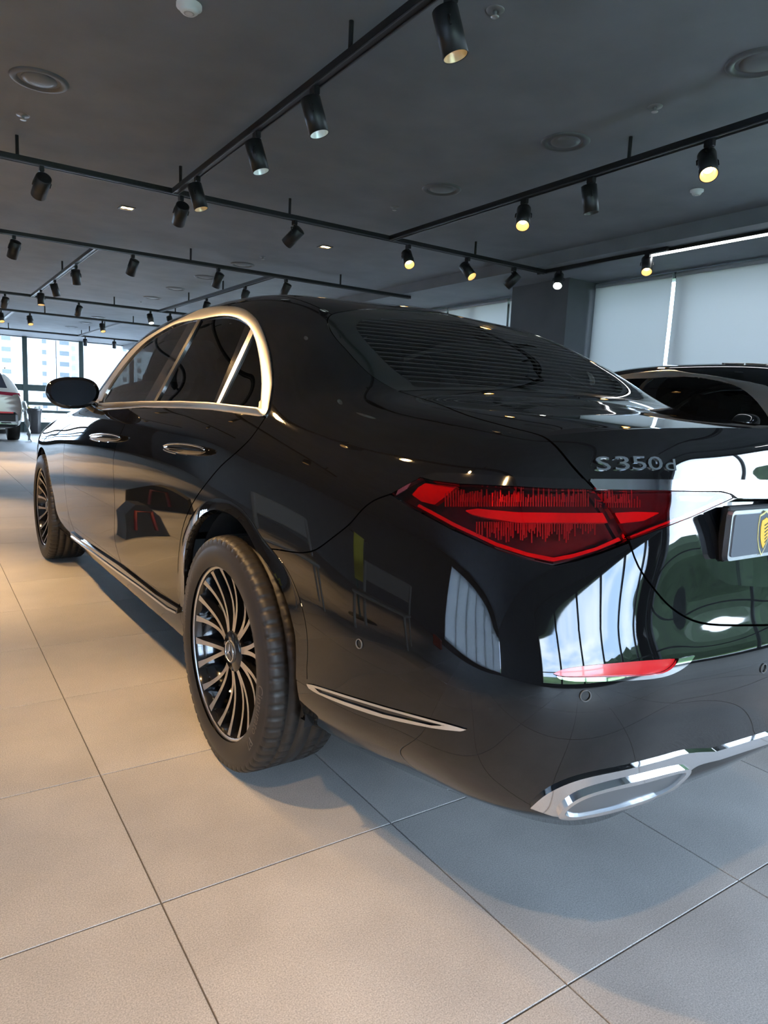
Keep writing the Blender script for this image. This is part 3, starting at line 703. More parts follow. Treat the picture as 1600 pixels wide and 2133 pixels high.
PAINT = mat('black_paint', (.0045, .0045, .005), .022, 0, 0, 0, .66)
GLOSSBLK = mat('gloss_black', (.006, .006, .007), .08, 0, .6, .02)
MATTEBLK = mat('matte_black_plastic', (.012, .012, .013), .55)
CHROME = mat('chrome', (.86, .86, .87), .06, 1.0)
SATIN = mat('satin_trim', (.84, .82, .79), .30, 1.0)
GLASS = tinted_glass('tinted_glass', (.050, .054, .052), .9, 1.52)
FRIT = mat('glass_frit', (.010, .013, .012), .12, 0, .5, .02)
REDLENS = tinted_glass('red_lamp_lens', (.86, .16, .18), 1.0, 1.5)
RED = mat('red_reflector', (.62, .008, .012), .25, 0, .6, .05)
REDBAR = mat('red_light_bar', (.85, .012, .010), .35)
LAMPDARK = mat('lamp_housing', (.035, .010, .012), .35)
LEDM = mat('led_stick', (.55, .12, .14), .2, .3)

car = empty('sedan', 'large glossy black sedan seen from its rear corner, nearest the viewer', 'car', rz=CAR_ROT)
C = Cut(MV, MN, MT)
def in_box(x0, y0, x1, y1, w):
    P = C.P[C.T]; return (P[:, :, 0].min(1) > x0) & (P[:, :, 0].max(1) < x1) & (P[:, :, 1].min(1) > y0) & (P[:, :, 1].max(1) < y1) & w(C.V)[C.T].all(1)
_bk = lambda V: V[:, 1] < .35
for bx in ((1130, 1350, 1460, 1440), (625, 1400, 990, 1540), (800, 970, 1560, 1190), (1090, 1500, 1760, 1720)):
    C = refine_in(C, in_box(*bx, _bk), 1)
C = refine_in(C, in_box(180, 620, 600, 880, lambda V: (V[:, 0] < -.5) & (V[:, 2] > .98) & (V[:, 1] < 2.35)), 1)
def assign(f, gap, new, labels):
    """inside of f becomes label new, a strip of width gap is dropped (label -1)"""
    if gap > 0:
        C._f = f
        s = C.split(f-gap/2, labels)
        return s
    return C.split(f, labels)
def carve(poly, new, labels, gap=0., where=None, f=None):
    fn = (lambda: field(C, poly, where)) if f is None else f
    if gap > 0:
        s = C.split(fn()-gap/2, labels); m = (s < 0) & np.isin(C.L, labels); C.L[m] = -1
        s = C.split(fn()+gap/2, [-1]); m = (s < 0) & (C.L == -1); C.L[m] = new
        # what was dropped by an older gap stays dropped: label -1 strips become -2
        C.L[C.L == -1] = -2
    else:
        s = C.split(fn(), labels); m = (s < 0) & np.isin(C.L, labels); C.L[m] = new
side = lambda V: (V[:, 0] < -.45)
rearq = lambda V: (V[:, 1] < .6)
back = lambda V: (V[:, 1] < .35)
carve(ARCH, -3, [0], 0, lambda V: (V[:, 0] < -.5) & (V[:, 1] < .7))
carve(None, -3, [0], 0, f=lambda: np.where(C.V[:, 0] < -.5, np.hypot(C.V[:, 1]-3.106, C.V[:, 2]-.36)-.375, 1.))
dl = lambda V: (V[:, 0] < -.5) & (V[:, 1] < 2.35) & (V[:, 2] > .98)
carve(DLO_OUT, 10, [0], 0., dl)
carve(DLO_IN, 11, [10], 0., dl)
carve(G_FRONT, 12, [11], 0., dl); carve(G_REAR, 13, [11], 0., dl); carve(G_QUART, 14, [11], 0., dl)
carve(REAR_GLASS, 20, [0], .003, back)
carve(GLASS_CLEAR, 21, [20], 0., back)
carve(BOOT, 30, [0], .0045, back)
carve(BOOT_STRIP, 33, [30], .0, back)
carve(LAMP_IN, 32, [30], .002, back)
carve(RECESS, 34, [30], 0., back)
carve(LAMP_OUT, 40, [0], .002, back)
carve(LAMP_TRIM, 41, [0], 0., back)
carve(BUMPER, 50, [0], .0035, back)
carve(REFLECTOR, 51, [50], .001, back)
carve(SIDE_CHROME, 52, [50], .001, back)
exw = lambda V: (V[:, 1] < .35) & (V[:, 2] > .326-.012*(V[:, 0] < -.6))
carve(EXHAUST, 53, [50], .0, exw)
carve(DOOR_R, 60, [0], .0045, lambda V: side(V) & (V[:, 1] < 1.6))
carve(DOOR_F, 61, [0], .0045, lambda V: side(V) & (V[:, 1] > .7) & (V[:, 1] < 2.6))
# sill below the doors, roof, windscreen, bonnet, front fender
carve(STRIP_UP+[(376,1290),(392,1330),(300,1400),(100,1250)], 62, [0], .002, lambda V: (V[:, 0] < -.7) & (V[:, 1] < 2.6) & (V[:, 1] > .1))
carve(None, 66, [0], .003, f=lambda: np.maximum.reduce([-ROOF_SEAM_X-C.V[:, 0], .0-C.V[:, 1], C.V[:, 1]-1.78]))
carve(None, 65, [0], .003, f=lambda: np.maximum.reduce([-(.60+.12*(C.V[:, 1]-1.78))-C.V[:, 0], 1.76-C.V[:, 1], C.V[:, 1]-2.42+.25*C.V[:, 0]**2]))
carve(None, 64, [0], .0045, f=lambda: np.maximum.reduce([-.70-C.V[:, 0], 2.44-C.V[:, 1], C.V[:, 1]-3.72]))
carve(None, 63, [0], .004, f=lambda: 2.30-C.V[:, 1])

def panel(name, label, m, parent=car, offset=0., depth=.014, mirror='weld', lab=None):
    lb = label if isinstance(label, (list, tuple)) else [label]
    c = weldverts(C.sub(np.isin(C.L, lb)))
    if mirror == 'both':
        ps = pieces(c)
        if len(ps) > 1 and name in ('pillar_cover', 'bumper_side_chrome'):
            r = []
            for q in ps: r += [to_object(name, q, m, parent, offset, depth, None), to_object(name, q, m, parent, offset, depth, 'right')]
            return r
        if len(ps) > 1: c = max(ps, key=lambda q: len(q.T))
        a = to_object(name, c, m, parent, offset, depth, None); b = to_object(name, c, m, parent, offset, depth, 'right')
        if lab: a['label'] = lab; b['label'] = lab
        return a, b
    o = to_object(name, c, m, parent, offset, depth, mirror)
    if lab: o['label'] = lab
    return o
panel('body_shell', 0, PAINT, depth=.016)
panel('front_body', 63, PAINT)
panel('bonnet', 64, PAINT)
panel('windscreen', 65, GLASS, offset=-.002)
panel('roof', 66, PAINT)
panel('door', 60, PAINT, mirror='both'); panel('door', 61, PAINT, mirror='both')
panel('side_sill', 62, PAINT, mirror='both')
ct = refine(weldverts(C.sub(C.L == 10)), 1)
fo, fi = -field(ct, DLO_OUT, dl), field(ct, DLO_IN, dl); tt_ = np.clip(fo, 0, .1)/(np.clip(fo, 0, .1)+np.clip(fi, 0, .1)+1e-9)
px_, py_ = ct.P[:, 0], ct.P[:, 1]
wb = np.clip((py_-834)/6, 0, 1)*np.clip((552-px_)/10, 0, 1)              # belt part of the surround
ws = np.clip((py_-670)/120, 0, 1)*np.clip((px_-500)/40, 0, 1)            # upright part at the rear
s_ = wb*tt_+(1-wb)*((1-tt_)*(1-.5*ws)+.25*ws)
tp = np.clip((px_-230)/170, .12, 1)
ct.V = ct.V+ct.N*(((.0045*(1-wb)+.010*wb)*s_+.003*np.sqrt(np.clip(4*tt_*(1-tt_), 0, 1)))*np.maximum(tp, wb))[:, None]; ct = renormal(ct)
for mm in (None, 'right'): to_object('window_trim', ct, SATIN, car, .002, .012, mm)['label'] = 'bright metal window surround'
panel('pillar_cover', 11, GLOSSBLK, offset=-.003, depth=.006, mirror='both')
panel('front_door_window', 12, GLASS, offset=-.005, depth=.004, mirror='both')
panel('rear_door_window', 13, GLASS, offset=-.005, depth=.004, mirror='both')
panel('quarter_window', 14, GLASS, offset=-.005, depth=.004, mirror='both')
rw = panel('rear_window_border', 20, FRIT, offset=-.001, depth=.006)
rg = panel('rear_window', 21, GLASS, offset=-.001, depth=0)
boot = panel('boot_lid', 30, PAINT)
panel('boot_chrome_strip', 33, CHROME, parent=boot, offset=.004, depth=.012, lab='wide chrome strip above the lamps')
rec = panel('plate_recess', 34, GLOSSBLK, parent=boot, offset=-.030, depth=-.030)
lo_ = panel('tail_lamp', 40, REDLENS, offset=.001, depth=.012, mirror='both', lab='red tail lamp on the wing')
li_ = panel('boot_lamp', 32, REDLENS, offset=.001, depth=.012, mirror='both', lab='red tail lamp section on the boot lid')
panel('lamp_trim', 41, GLOSSBLK, offset=.002, depth=.010, mirror='both')
bump = panel('rear_bumper', 50, PAINT)
panel('reflector', 51, RED, parent=bump, offset=-.004, depth=-.006, mirror='both', lab='slim red rear reflector')
panel('bumper_side_chrome', 52, GLOSSBLK, parent=bump, offset=-.001, depth=.006, mirror='both')
ex = panel('exhaust_trim', 53, CHROME, parent=bump, offset=.006, depth=.03, lab='chrome exhaust surround and lower bumper strip')
def add_patch(name, poly, m, parent, offset, depth=.006, where=back, mirror='both', holes=(), lab=None, thick=0.):
    c = patch(poly, where, None, holes)
    if len(c.T) == 0: print('empty patch', name); return None
    ps = parent if isinstance(parent, (list, tuple)) else (parent, parent)
    if mirror != 'weld' and name == 'side_chrome_line':
        r = []
        for q in pieces(c, 1e-6): r += [to_object(name, q, m, ps[0], offset, depth, None), to_object(name, q, m, ps[1], offset, depth, 'right')]
        return r
    if mirror == 'weld': r = [to_object(name, c, m, ps[0], offset, depth, 'weld')]
    else: r = [to_object(name, c, m, ps[0], offset, depth, None), to_object(name, c, m, ps[1], offset, depth, 'right')]
    if lab:
        for o in r: o['label'] = lab
    return r
# lamp innards
add_patch('lamp_housing', LAMP_OUT, LAMPDARK, lo_, -.034, 0)
add_patch('lamp_housing', LAMP_IN, LAMPDARK, li_, -.030, 0)
add_patch('reflex_field', [(853,1028),(866,1012),(881,1003),(948,1009.5),(925,1030),(900,1049),(872,1042)], RED, lo_, -.008, .01)
BAND = [(866,1047),(939,1086),(1033,1128),(1100,1149),(1157,1160),(1200,1152),(1250,1138),(1297,1117),(1302,1124),(1250,1145),(1200,1160),(1157,1168.5),(1100,1157),(1033,1136),(939,1094),(862,1052)]
add_patch('light_guide', BAND, REDBAR, lo_, -.010, .008)
add_patch('light_bar', [(962,1060),(990,1056),(1080,1064),(1200,1066),(1262,1066),(1274,1087),(1200,1086),(1080,1086),(1000,1074),(975,1067)], REDBAR, lo_, -.010, .012)
add_patch('light_bar', [(1287,1066),(1330,1064),(1385,1066),(1350,1083),(1300,1088)], REDBAR, li_, -.010, .012)
add_patch('light_guide', [(1318,1116),(1380,1092),(1440,1070),(1510,1038),(1518,1040),(1440,1075),(1380,1097),(1322,1121)], REDBAR, li_, -.009, .008)
add_patch('reversing_lamp', [(1420,1032),(1492,1034),(1478,1044),(1424,1042)], mat('white_lens', (.8, .82, .85), .2), li_, -.006, .006)
def sticks(spans, parent_pair, rows):
    for par, sg in zip(parent_pair, (1, -1)):
        b = MB()
        for x0, x1, ya, yb, up in rows:
            x = x0
            rr = random.Random(5)
            while x < x1:
                h = rr.uniform(.35, 1.)*(yb-ya); top, bot = (yb-h, yb) if up else (ya, ya+h)
                p = lift(x, bot); q = lift(x, top)
                if p is not None and q is not None:
                    nrm = np.array([-.35, -.93, 0.]); p = p-nrm*.016; q = q-nrm*.016
                    p = p*np.array([sg, 1, 1]); q = q*np.array([sg, 1, 1])
                    b.tube([p, q], .0016, 4, True, sm=False)
                x += rr.uniform(4.2, 6.0)
        o = b.build('led_sticks', LEDM, par); o['kind'] = 'stuff'
sticks(None, lo_, [(934, 1236, 1021, 1058, True), (945, 1230, 1021, 1048, True), (1000, 1250, 1090, 1125, False), (1040, 1200, 1092, 1135, False)])
sticks(None, li_, [(1250, 1345, 1026, 1060, True), (1258, 1320, 1026, 1050, True)])
# chrome details of the bumper
ring = add_patch('side_chrome_line', SIDE_CHROME, CHROME, bump, .003, .006, holes=[SIDE_CHROME_IN])
add_patch('reflector_trim', REFL_TRIM, CHROME, bump, .003, .008)
exo = add_patch('exhaust_opening', EXH_IN, mat('exhaust_mesh', (.30, .31, .32), .35, .9), ex, .009, .004, where=exw)
lipc = smooth_poly([(1160,1690),(1172,1670),(1205,1648),(1262,1630),(1330,1614),(1416,1594),(1428,1601),(1408,1622),(1380,1642),(1330,1662),(1262,1682),(1195,1694)], 4, True)
add_patch('exhaust_tip', lipc, CHROME, ex, .014, .010, where=exw, holes=[EXH_IN])
# parking sensors: small rings
def ring_on(px, py, r, parent, w=.0016):
    p = lift(px, py)
    if p is None: return
    i = np.argmin(((MV-p)**2).sum(1)); n = MN[i]
    for sg in (1, -1):
        S = np.array([sg, 1, 1]); nn = Vector(n*S); q = nn.to_track_quat('Z', 'Y')
        MB().lathe([(r-w, 0), (r-w, .0022), (r, .0022), (r, 0)], 28).build('parking_sensor', mat('sensor_ring', (.10, .10, .10), .4), parent, loc=Vector(p*S)+nn*.0005, rot=q.to_euler())
for p in ((749, 1341), (1219, 1449), (1590, 1392)): ring_on(*p, .0105, bump)
# sill strip with its chrome line
add_patch('sill_strip', STRIP_UP+STRIP_LO, GLOSSBLK, car, .010, .014, where=lambda V: (V[:, 0] < -.7) & (V[:, 1] > .1) & (V[:, 1] < 2.6))
add_patch('sill_chrome', [(152,1115),(170,1128),(250,1186.5),(297,1219.5),(355,1263),(374,1272.5),(374,1276.5),(355,1267.5),(297,1223.5),(250,1190.5),(170,1131.5),(152,1118)], CHROME, car, .014, .006, where=lambda V: (V[:, 0] < -.7) & (V[:, 1] > .1) & (V[:, 1] < 2.6))
# bright strips between the side windows
add_patch('window_divider', [(524,682),(531,688),(456,845),(449,845)], SATIN, car, .001, .006, where=dl)
add_patch('window_divider', [(412,667),(419,665.5),(323,842),(317,842)], mat('dark_satin', (.22, .22, .22), .25, 1.), car, .001, .006, where=dl)
# rear window heating lines: contours of the glass at even heights
def contours(c, zs, off, w):
    b = MB()
    for z in zs:
        h = c.V[:, 2]-z; t = c.T; s = h[t] > 0; mix = s.any(1) & ~s.all(1)
        for tr in t[mix]:
            pts = []
            for i in range(3):
                a, d = tr[i], tr[(i+1) % 3]
                if (h[a] > 0) != (h[d] > 0):
                    k = h[a]/(h[a]-h[d]); pts.append((c.V[a]*(1-k)+c.V[d]*k)+c.N[a]*off)
            if len(pts) == 2:
                up = np.array([0, -.5, .86])*w
                for sg in (1, -1):
                    S = np.array([sg, 1, 1]); p, q = pts[0]*S, pts[1]*S
                    b.add([p-up, q-up, q+up, p+up], [(0, 1, 2, 3)])
    return b
gc = C.sub(C.L == 21)
hl = contours(gc, np.linspace(1.150, 1.385, 18), .0006, .0005).build('heating_lines', mat('heating_wire', (.05, .043, .038), .5), rg)
hl['kind'] = 'stuff'

# rolled lip round the rear wheel arch
_ac = np.array([505., 1320.])
ARCH_OUTER = [tuple(np.array(p)+24*(np.array(p)-_ac)/np.linalg.norm(np.array(p)-_ac)) for p in ARCH[1:-2]]
lipw = lambda V: (V[:, 0] < -.6) & (V[:, 1] < .7) & (V[:, 2] > .34)
al = patch([(386, 1285)]+[q for q in ARCH_OUTER[1:] if q[1] < 1412]+[(640, 1415), (618, 1415)]+[(500, 1300)], lipw, None, [ARCH], 2)
if len(al.T):
    A_, B_ = lift_line(ARCH[1:-3], False); dd = seg_dist(al.V, A_, B_)
    A2, B2 = lift_line([q for q in ARCH_OUTER[1:] if q[1] < 1412], False); d2 = seg_dist(al.V, A2, B2); t_ = dd/(dd+d2+1e-9)
    fade = np.clip((1340-al.P[:, 1])/170, .08, 1)
    al.V = al.V+al.N*(.0008+.010*fade*(1-t_)**1.6)[:, None]; al = renormal(al)
    for mm in (None, 'right'): to_object('wheel_arch_lip', al, PAINT, car, 0., .02, mm)
# ------------------------------------------------------------------ wheels
RUBBER = mat('tyre_rubber', (.022, .019, .017), .48); MACH = mat('machined_alloy', (.72, .68, .65), .34, 1.0)
RIMBLK = mat('rim_gloss_black', (.008, .008, .009), .12, 0, .7, .02); LETTER = mat('sidewall_lettering', (.13, .11, .095), .55)
TR, RR, TW = .345, .258, .240           # tyre radius, rim radius, tyre width; wheel centre plane at x=0, outside = +x
def tyre_mesh():
    n = 360; half = TW/2
    prof = []                                            # (x, r, zone) outside to inside
    for k in range(9):                                   # sidewall
        t = k/8; r = RR-.004+(TR-.022-RR)*t; x = half-.012+.012*math.sin(math.pi*(.15+.75*t)); prof.append((x, r, 's'))
    prof += [(half-.008, TR-.013, 'k'), (half-.016, TR-.006, 'k'), (half-.026, TR-.0025, 'k'), (half-.042, TR-.001, 'k')]
    def groove(x, w=.0045): return [(x+w, TR, 't'), (x+w*.7, TR-.007, 'g'), (x-w*.7, TR-.007, 'g'), (x-w, TR, 't')]
    for x in (.062, .022, -.022, -.062): prof += groove(x)
    prof += [(-half+.042, TR-.001, 'k'), (-half+.020, TR-.004, 'k'), (-half+.008, TR-.013, 'k')]
    for k in range(5):
        t = 1-k/4; prof.append((-half+.010-.010*math.sin(math.pi*t*.8), RR-.004+(TR-.022-RR)*t, 's'))
    V = []; F = []; m = len(prof)
    for i in range(n):
        a = 2*math.pi*i/n
        for x, r, z in prof:
            d = 0.
            if z == 'k' and i % 6 == 0: d = .0075
            if z == 't' and abs(x) > .03 and (i+int(x*400)) % 6 == 0: d = .005
            sh = .05*max(0, half-.02-abs(x))*2           # the cuts sweep a little round the tread
            aa = a+sh
            V.append((x, (r-d)*math.cos(aa), (r-d)*math.sin(aa)))
    for i in range(n):
        j = (i+1) % n
        for k in range(m-1): F.append((i*m+k, j*m+k, j*m+k+1, i*m+k+1))
    return V, [tuple(reversed(f)) for f in F]
def text_verts(body, size, extrude=0.0):
    cu = bpy.data.curves.new('t', 'FONT'); cu.body = body; cu.size = size; cu.extrude = extrude; cu.resolution_u = 3
    o = bpy.data.objects.new('t', cu); COL.objects.link(o); dg = bpy.context.evaluated_depsgraph_get(); me = bpy.data.meshes.new_from_object(o.evaluated_get(dg))
    V = np.array([v.co[:] for v in me.vertices]); F = [tuple(p.vertices) for p in me.polygons]
    bpy.data.objects.remove(o); bpy.data.curves.remove(cu); bpy.data.meshes.remove(me)
    return V, F
def spoke_mesh(da, tw=1):
    """one slender spoke: machined face on top, black flanks; da = angular offset of its rim end"""
    V = []; F = []; st_ = 11
    for k in range(st_):
        t = k/(st_-1); r = .046+(RR-.006-.046)*t
        x = .058+.026*t**1.3-.016*math.sin(math.pi*t)         # dished
        a = da*(.10+.90*t**.80); w = .0150-.0030*math.sin(math.pi*min(1, t*1.15))+.0080*max(0, t-.82)/.18
        c, s_ = math.cos(a), math.sin(a)
        for sx, dx in ((-w/2, 0), (w/2, 0), (w/2*1.35, -.026), (-w/2*1.35, -.026)):
            V.append((x+dx, r*s_+sx*c, r*c-sx*s_))
    for k in range(st_-1):
        b = k*4; n = b+4
        F += [(b, b+1, n+1, n), (b+1, b+2, n+2, n+1), (b+3, b, n, n+3), (b+2, b+3, n+3, n+2)]
    return V, F
def make_wheel(side_sign, y, steer=0.):
    b = MB()
    b.lathe([(RR-.030, -.095), (RR-.020, -.10), (RR-.022, .06), (RR-.012, .085)], 64, 'x')
    wheel = b.build('wheel', RIMBLK, car, loc=(side_sign*(.919-.085), y, TR), rot=(0, 0, math.pi if side_sign < 0 else 0))
    lipm = MB().lathe([(RR-.013, .082), (RR-.010, .0875), (RR-.001, .089), (RR+.002, .085), (RR+.001, .075)], 96, 'x').build('rim_lip', MACH, wheel)
    V, F = tyre_mesh(); t = mobj('tyre', [(x-.018, yy, z) for x, yy, z in V], F, RUBBER, wheel, True)
    V, F = text_verts('Cinturato', .040); V2, F2 = text_verts('P7', .040)
    L = V[:, 0].max()
    allV = []; allF = []
    def bend(V, F, start):
        k = len(allV); r0 = RR+.023
        for p in V:
            a = start-(p[0])/(r0+.012)                    # clockwise, letter tops outwards
            r = r0+p[1]*.85
            tt = (r-(RR-.004))/(TR-.022-RR); xx = TW/2-.012+.012*math.sin(math.pi*(.15+.75*min(1, max(0, tt))))-.018+.0012
            allV.append((xx, r*math.cos(a), r*math.sin(a)))
        for f in F: allF.append(tuple(i+k for i in f))
    a0 = math.radians(2); bend(V, F, a0); bend(V2, F2, a0-(L+.025)/(RR+.035))
    mobj('sidewall_lettering', allV, [tuple(reversed(f)) for f in allF], LETTER, wheel); allV = []; allF = []
    a0 = math.radians(182); bend(V, F, a0); bend(V2, F2, a0-(L+.025)/(RR+.035))
    mobj('sidewall_lettering', allV, [tuple(reversed(f)) for f in allF], LETTER, wheel)
    sp = None
    for k in range(10):
        for da in (-.165, .165):
            V, F = spoke_mesh(da)
            key = 'spoke_mesh%+.3f' % da
            me = bpy.data.meshes.get(key)
            if me is None:
                me = bpy.data.meshes.new(key); me.from_pydata(V, [], F); me.materials.append(MACH); me.materials.append(RIMBLK)
                me.polygons.foreach_set('material_index', [0 if i % 4 == 0 else 1 for i in range(len(F))]); me.update()
            o = bpy.data.objects.new('spoke', me); link(o, wheel); o.rotation_euler = (2*math.pi*k/10, 0, 0)
    MB().lathe([(.0, .060), (.058, .060), (.062, .054), (.062, .02), (.0, .02)], 48, 'x').build('hub', RIMBLK, wheel)
    cap = MB().lathe([(0, .066), (.030, .066), (.034, .064), (.034, .058)], 40, 'x').build('hub_cap', mat('hub_cap_grey', (.10, .10, .10), .3, .4), wheel)
    e = MB().lathe([(.0275, .0665), (.0275, .0685), (.031, .0685), (.031, .0665)], 40, 'x')
    for k in range(3):                                   # the three-pointed star of the hub cap
        a = 2*math.pi*k/3; u = np.array([0, math.sin(a), math.cos(a)]); w = np.array([0, math.cos(a), -math.sin(a)])
        tip = u*.0275; e.add([np.array([.0668, 0, 0])+w*.0048-u*.002, np.array([.0668, 0, 0])+tip, np.array([.0668, 0, 0])-w*.0048-u*.002, np.array([.0695, 0, 0])], [(0, 3, 1), (1, 3, 2), (2, 3, 0)])
    e.build('hub_emblem', CHROME, wheel)
    MB().lathe([(.06, -.01), (.175, -.01), (.175, .012), (.06, .012)], 48, 'x').build('brake_disc', mat('brake_steel', (.35, .34, .33), .35, 1.), wheel)
    MB().box((.0, .135, .02), (.06, .05, .16), bevel=.012).build('brake_caliper', mat('caliper_grey', (.12, .12, .13), .4, .5), wheel)
    return wheel
for sgn in (-1, 1):
    for y in (0., 3.106): make_wheel(sgn, y)
# wheel housings and floor pan
LINER = mat('wheel_well_felt', (.010, .011, .013), .9)
for sgn in (-1, 1):
    for yc, zc, r in ((-.055, .385, .395), (3.106, .36, .395)):
        V = []; F = []; n = 22
        for k in range(n+1):
            a = -.25+(math.pi+.5)*k/n
            for x in (.45, .885): V.append((sgn*x, yc+r*math.cos(a), zc+r*math.sin(a)))
        for k in range(n): F.append((2*k, 2*k+1, 2*k+3, 2*k+2))
        c = len(V); V.append((sgn*.45, yc, zc)); F += [(2*k, 2*k+2, c) for k in range(n)]
        mobj('wheel_well', V, F, LINER, car, True)
MB().box((0, 1.5, .245), (1.44, 2.3, .05)).box((0, -.68, .30), (1.05, .55, .05)).box((0, 3.55, .23), (1.0, .5, .04)).build('floor_pan', MATTEBLK, car)
# ------------------------------------------------------------------ cabin behind the dark glass
LEATHER = mat('black_leather', (.010, .010, .011), .5)
def seat(x, y, rear=False):
    b = MB(); b.box((x, y, .52), (.50, .52, .16), bevel=.04)
    pr = [(-.26, 0), (.26, 0), (.25, .45), (.18, .62), (-.18, .62), (-.25, .45)]
    back_ = [(x+p[0], y-.22-.10*p[1]-.0, .58+p[1]) for p in pr]; fr_ = [(p[0], p[1]-.13, p[2]) for p in back_]
    b.add(back_+fr_, [tuple(range(6)), tuple(range(11, 5, -1))]+[(k, k+6, (k+1) % 6+6, (k+1) % 6) for k in range(6)])
    s_ = b.build('seat', LEATHER, car)
    hb = MB(); hb.box((x, y-.36, 1.215), (.27, .10, .15), bevel=.035)
    for dx in (-.05, .05): hb.tube([(x+dx, y-.34, 1.10), (x+dx, y-.36, 1.20)], .008, 8)
    hb.build('headrest', LEATHER, s_)
for x in (-.40, .40): seat(x, 1.45); seat(x, .45, True)
MB().box((0, -.28, 1.03), (1.30, .50, .03), bevel=.01).build('parcel_shelf', LEATHER, car)
MB().box((0, 2.05, .88), (1.45, .35, .22), bevel=.06).build('dashboard', LEATHER, car)
sw = MB(); sw.tube([(-.40+.185*math.cos(a), 1.80-.05*math.sin(a), .93+.175*math.sin(a)) for a in np.linspace(0, 2*math.pi, 28, endpoint=False)], .014, 8, closed=True)
sw.box((-.40, 1.815, .93), (.34, .03, .05), bevel=.01); sw.build('steering_wheel', LEATHER, car)
# ------------------------------------------------------------------ door mirrors
def mirror_housing(sg):
    c = np.array([-.995, 1.70, 1.085]); V = []; F = []; nu, nv = 26, 16
    for i in range(nv+1):
        ph = math.pi*i/nv                                   # from the back (flat) to the nose
        for j in range(nu):
            a = 2*math.pi*j/nu
            ex_ = 2.6; ca, sa = math.cos(a), math.sin(a)
            rx = .118*np.sign(ca)*abs(ca)**(2/ex_); rz_ = .074*np.sign(sa)*abs(sa)**(2/ex_)
            s_ = math.sin(ph)**.55 if ph < math.pi/2 else math.sin(ph)**.8
            y = -.018*math.cos(ph) if ph < math.pi/2 else -.085*math.cos(ph)
            zz = rz_*s_; 
            xx = rx*s_*(1-.18*(sa < 0)*abs(sa))
            V.append(((c[0]+xx)*1., c[1]+y+.20*zz, c[2]+zz+.06*xx))
    for i in range(nv):
        for j in range(nu):
            k = (j+1) % nu; F.append((i*nu+j, i*nu+k, (i+1)*nu+k, (i+1)*nu+j))
    V = [(v[0]*sg, v[1], v[2]) for v in V]
    if sg > 0: pass
    o = mobj('door_mirror', V, F, PAINT, car, True)
    g = []; 
    for j in range(nu):
        a = 2*math.pi*j/nu; ca, sa = math.cos(a), math.sin(a)
        x = .100*np.sign(ca)*abs(ca)**(2/2.6); z = .060*np.sign(sa)*abs(sa)**(2/2.6); x *= (1-.18*(sa < 0)*abs(sa))
        g.append(((c[0]+x)*sg, c[1]-.0195+.20*z, c[2]+z+.06*x))
    mobj('mirror_glass', g, [tuple(range(nu))] if sg > 0 else [tuple(reversed(range(nu)))], mat('mirror_dark', (.10, .10, .12), .03, 1.), o)
    MB().tube([(sg*-.86, 1.74, 1.01), (sg*-.90, 1.74, 1.025), (sg*-.93, 1.735, 1.045)], [.030, .026, .024], 12).build('mirror_foot', GLOSSBLK, o)
    return o
mirror_housing(1.); mirror_housing(-1.)
# ------------------------------------------------------------------ door handles
for a, b_ in (((352, 932), (440, 940)), ((196, 911), (260, 913))):
    p, q = lift(*a), lift(*b_)
    if p is None or q is None: continue
    for sg in (1, -1):
        S = np.array([sg, 1, 1]); off = np.array([-.016, 0, 0]); P, Q = (p+off)*S, (q+off)*S
        d = (Q-P); L = np.linalg.norm(d); d /= L; up = np.array([0, 0, 1.])
        b = MB(); V = []; F = []; n = 14; m = 12; ox = np.array([-sg, 0, 0.])
        for i in range(n+1):
            t = i/n; hh = .017*(math.sin(math.pi*min(1, max(0.02, t)))**.35 if 0 < t < 1 else .15); th = .011*(math.sin(math.pi*t)**.4 if 0 < t < 1 else .2)
            for j in range(m):
                an = 2*math.pi*j/m; V.append(P+d*L*t+up*hh*math.sin(an)+ox*th*math.cos(an))
        for i in range(n):
            for j in range(m): F.append((i*m+j, i*m+(j+1) % m, (i+1)*m+(j+1) % m, (i+1)*m+j))
        b.add(V, F, True); h_ = b.build('door_handle', PAINT, car)
        MB().tube([P+d*L*t+up*.0165*(math.sin(math.pi*min(.98, max(.02, t)))**.35)+ox*.004 for t in np.linspace(.02, .98, 16)], .0035, 8).build('handle_chrome', CHROME, h_)
        MB().tube([P+d*L*t-up*.0165*(math.sin(math.pi*min(.98, max(.02, t)))**.35)+ox*.004 for t in np.linspace(.02, .35, 8)], .003, 8).build('handle_chrome', CHROME, h_)
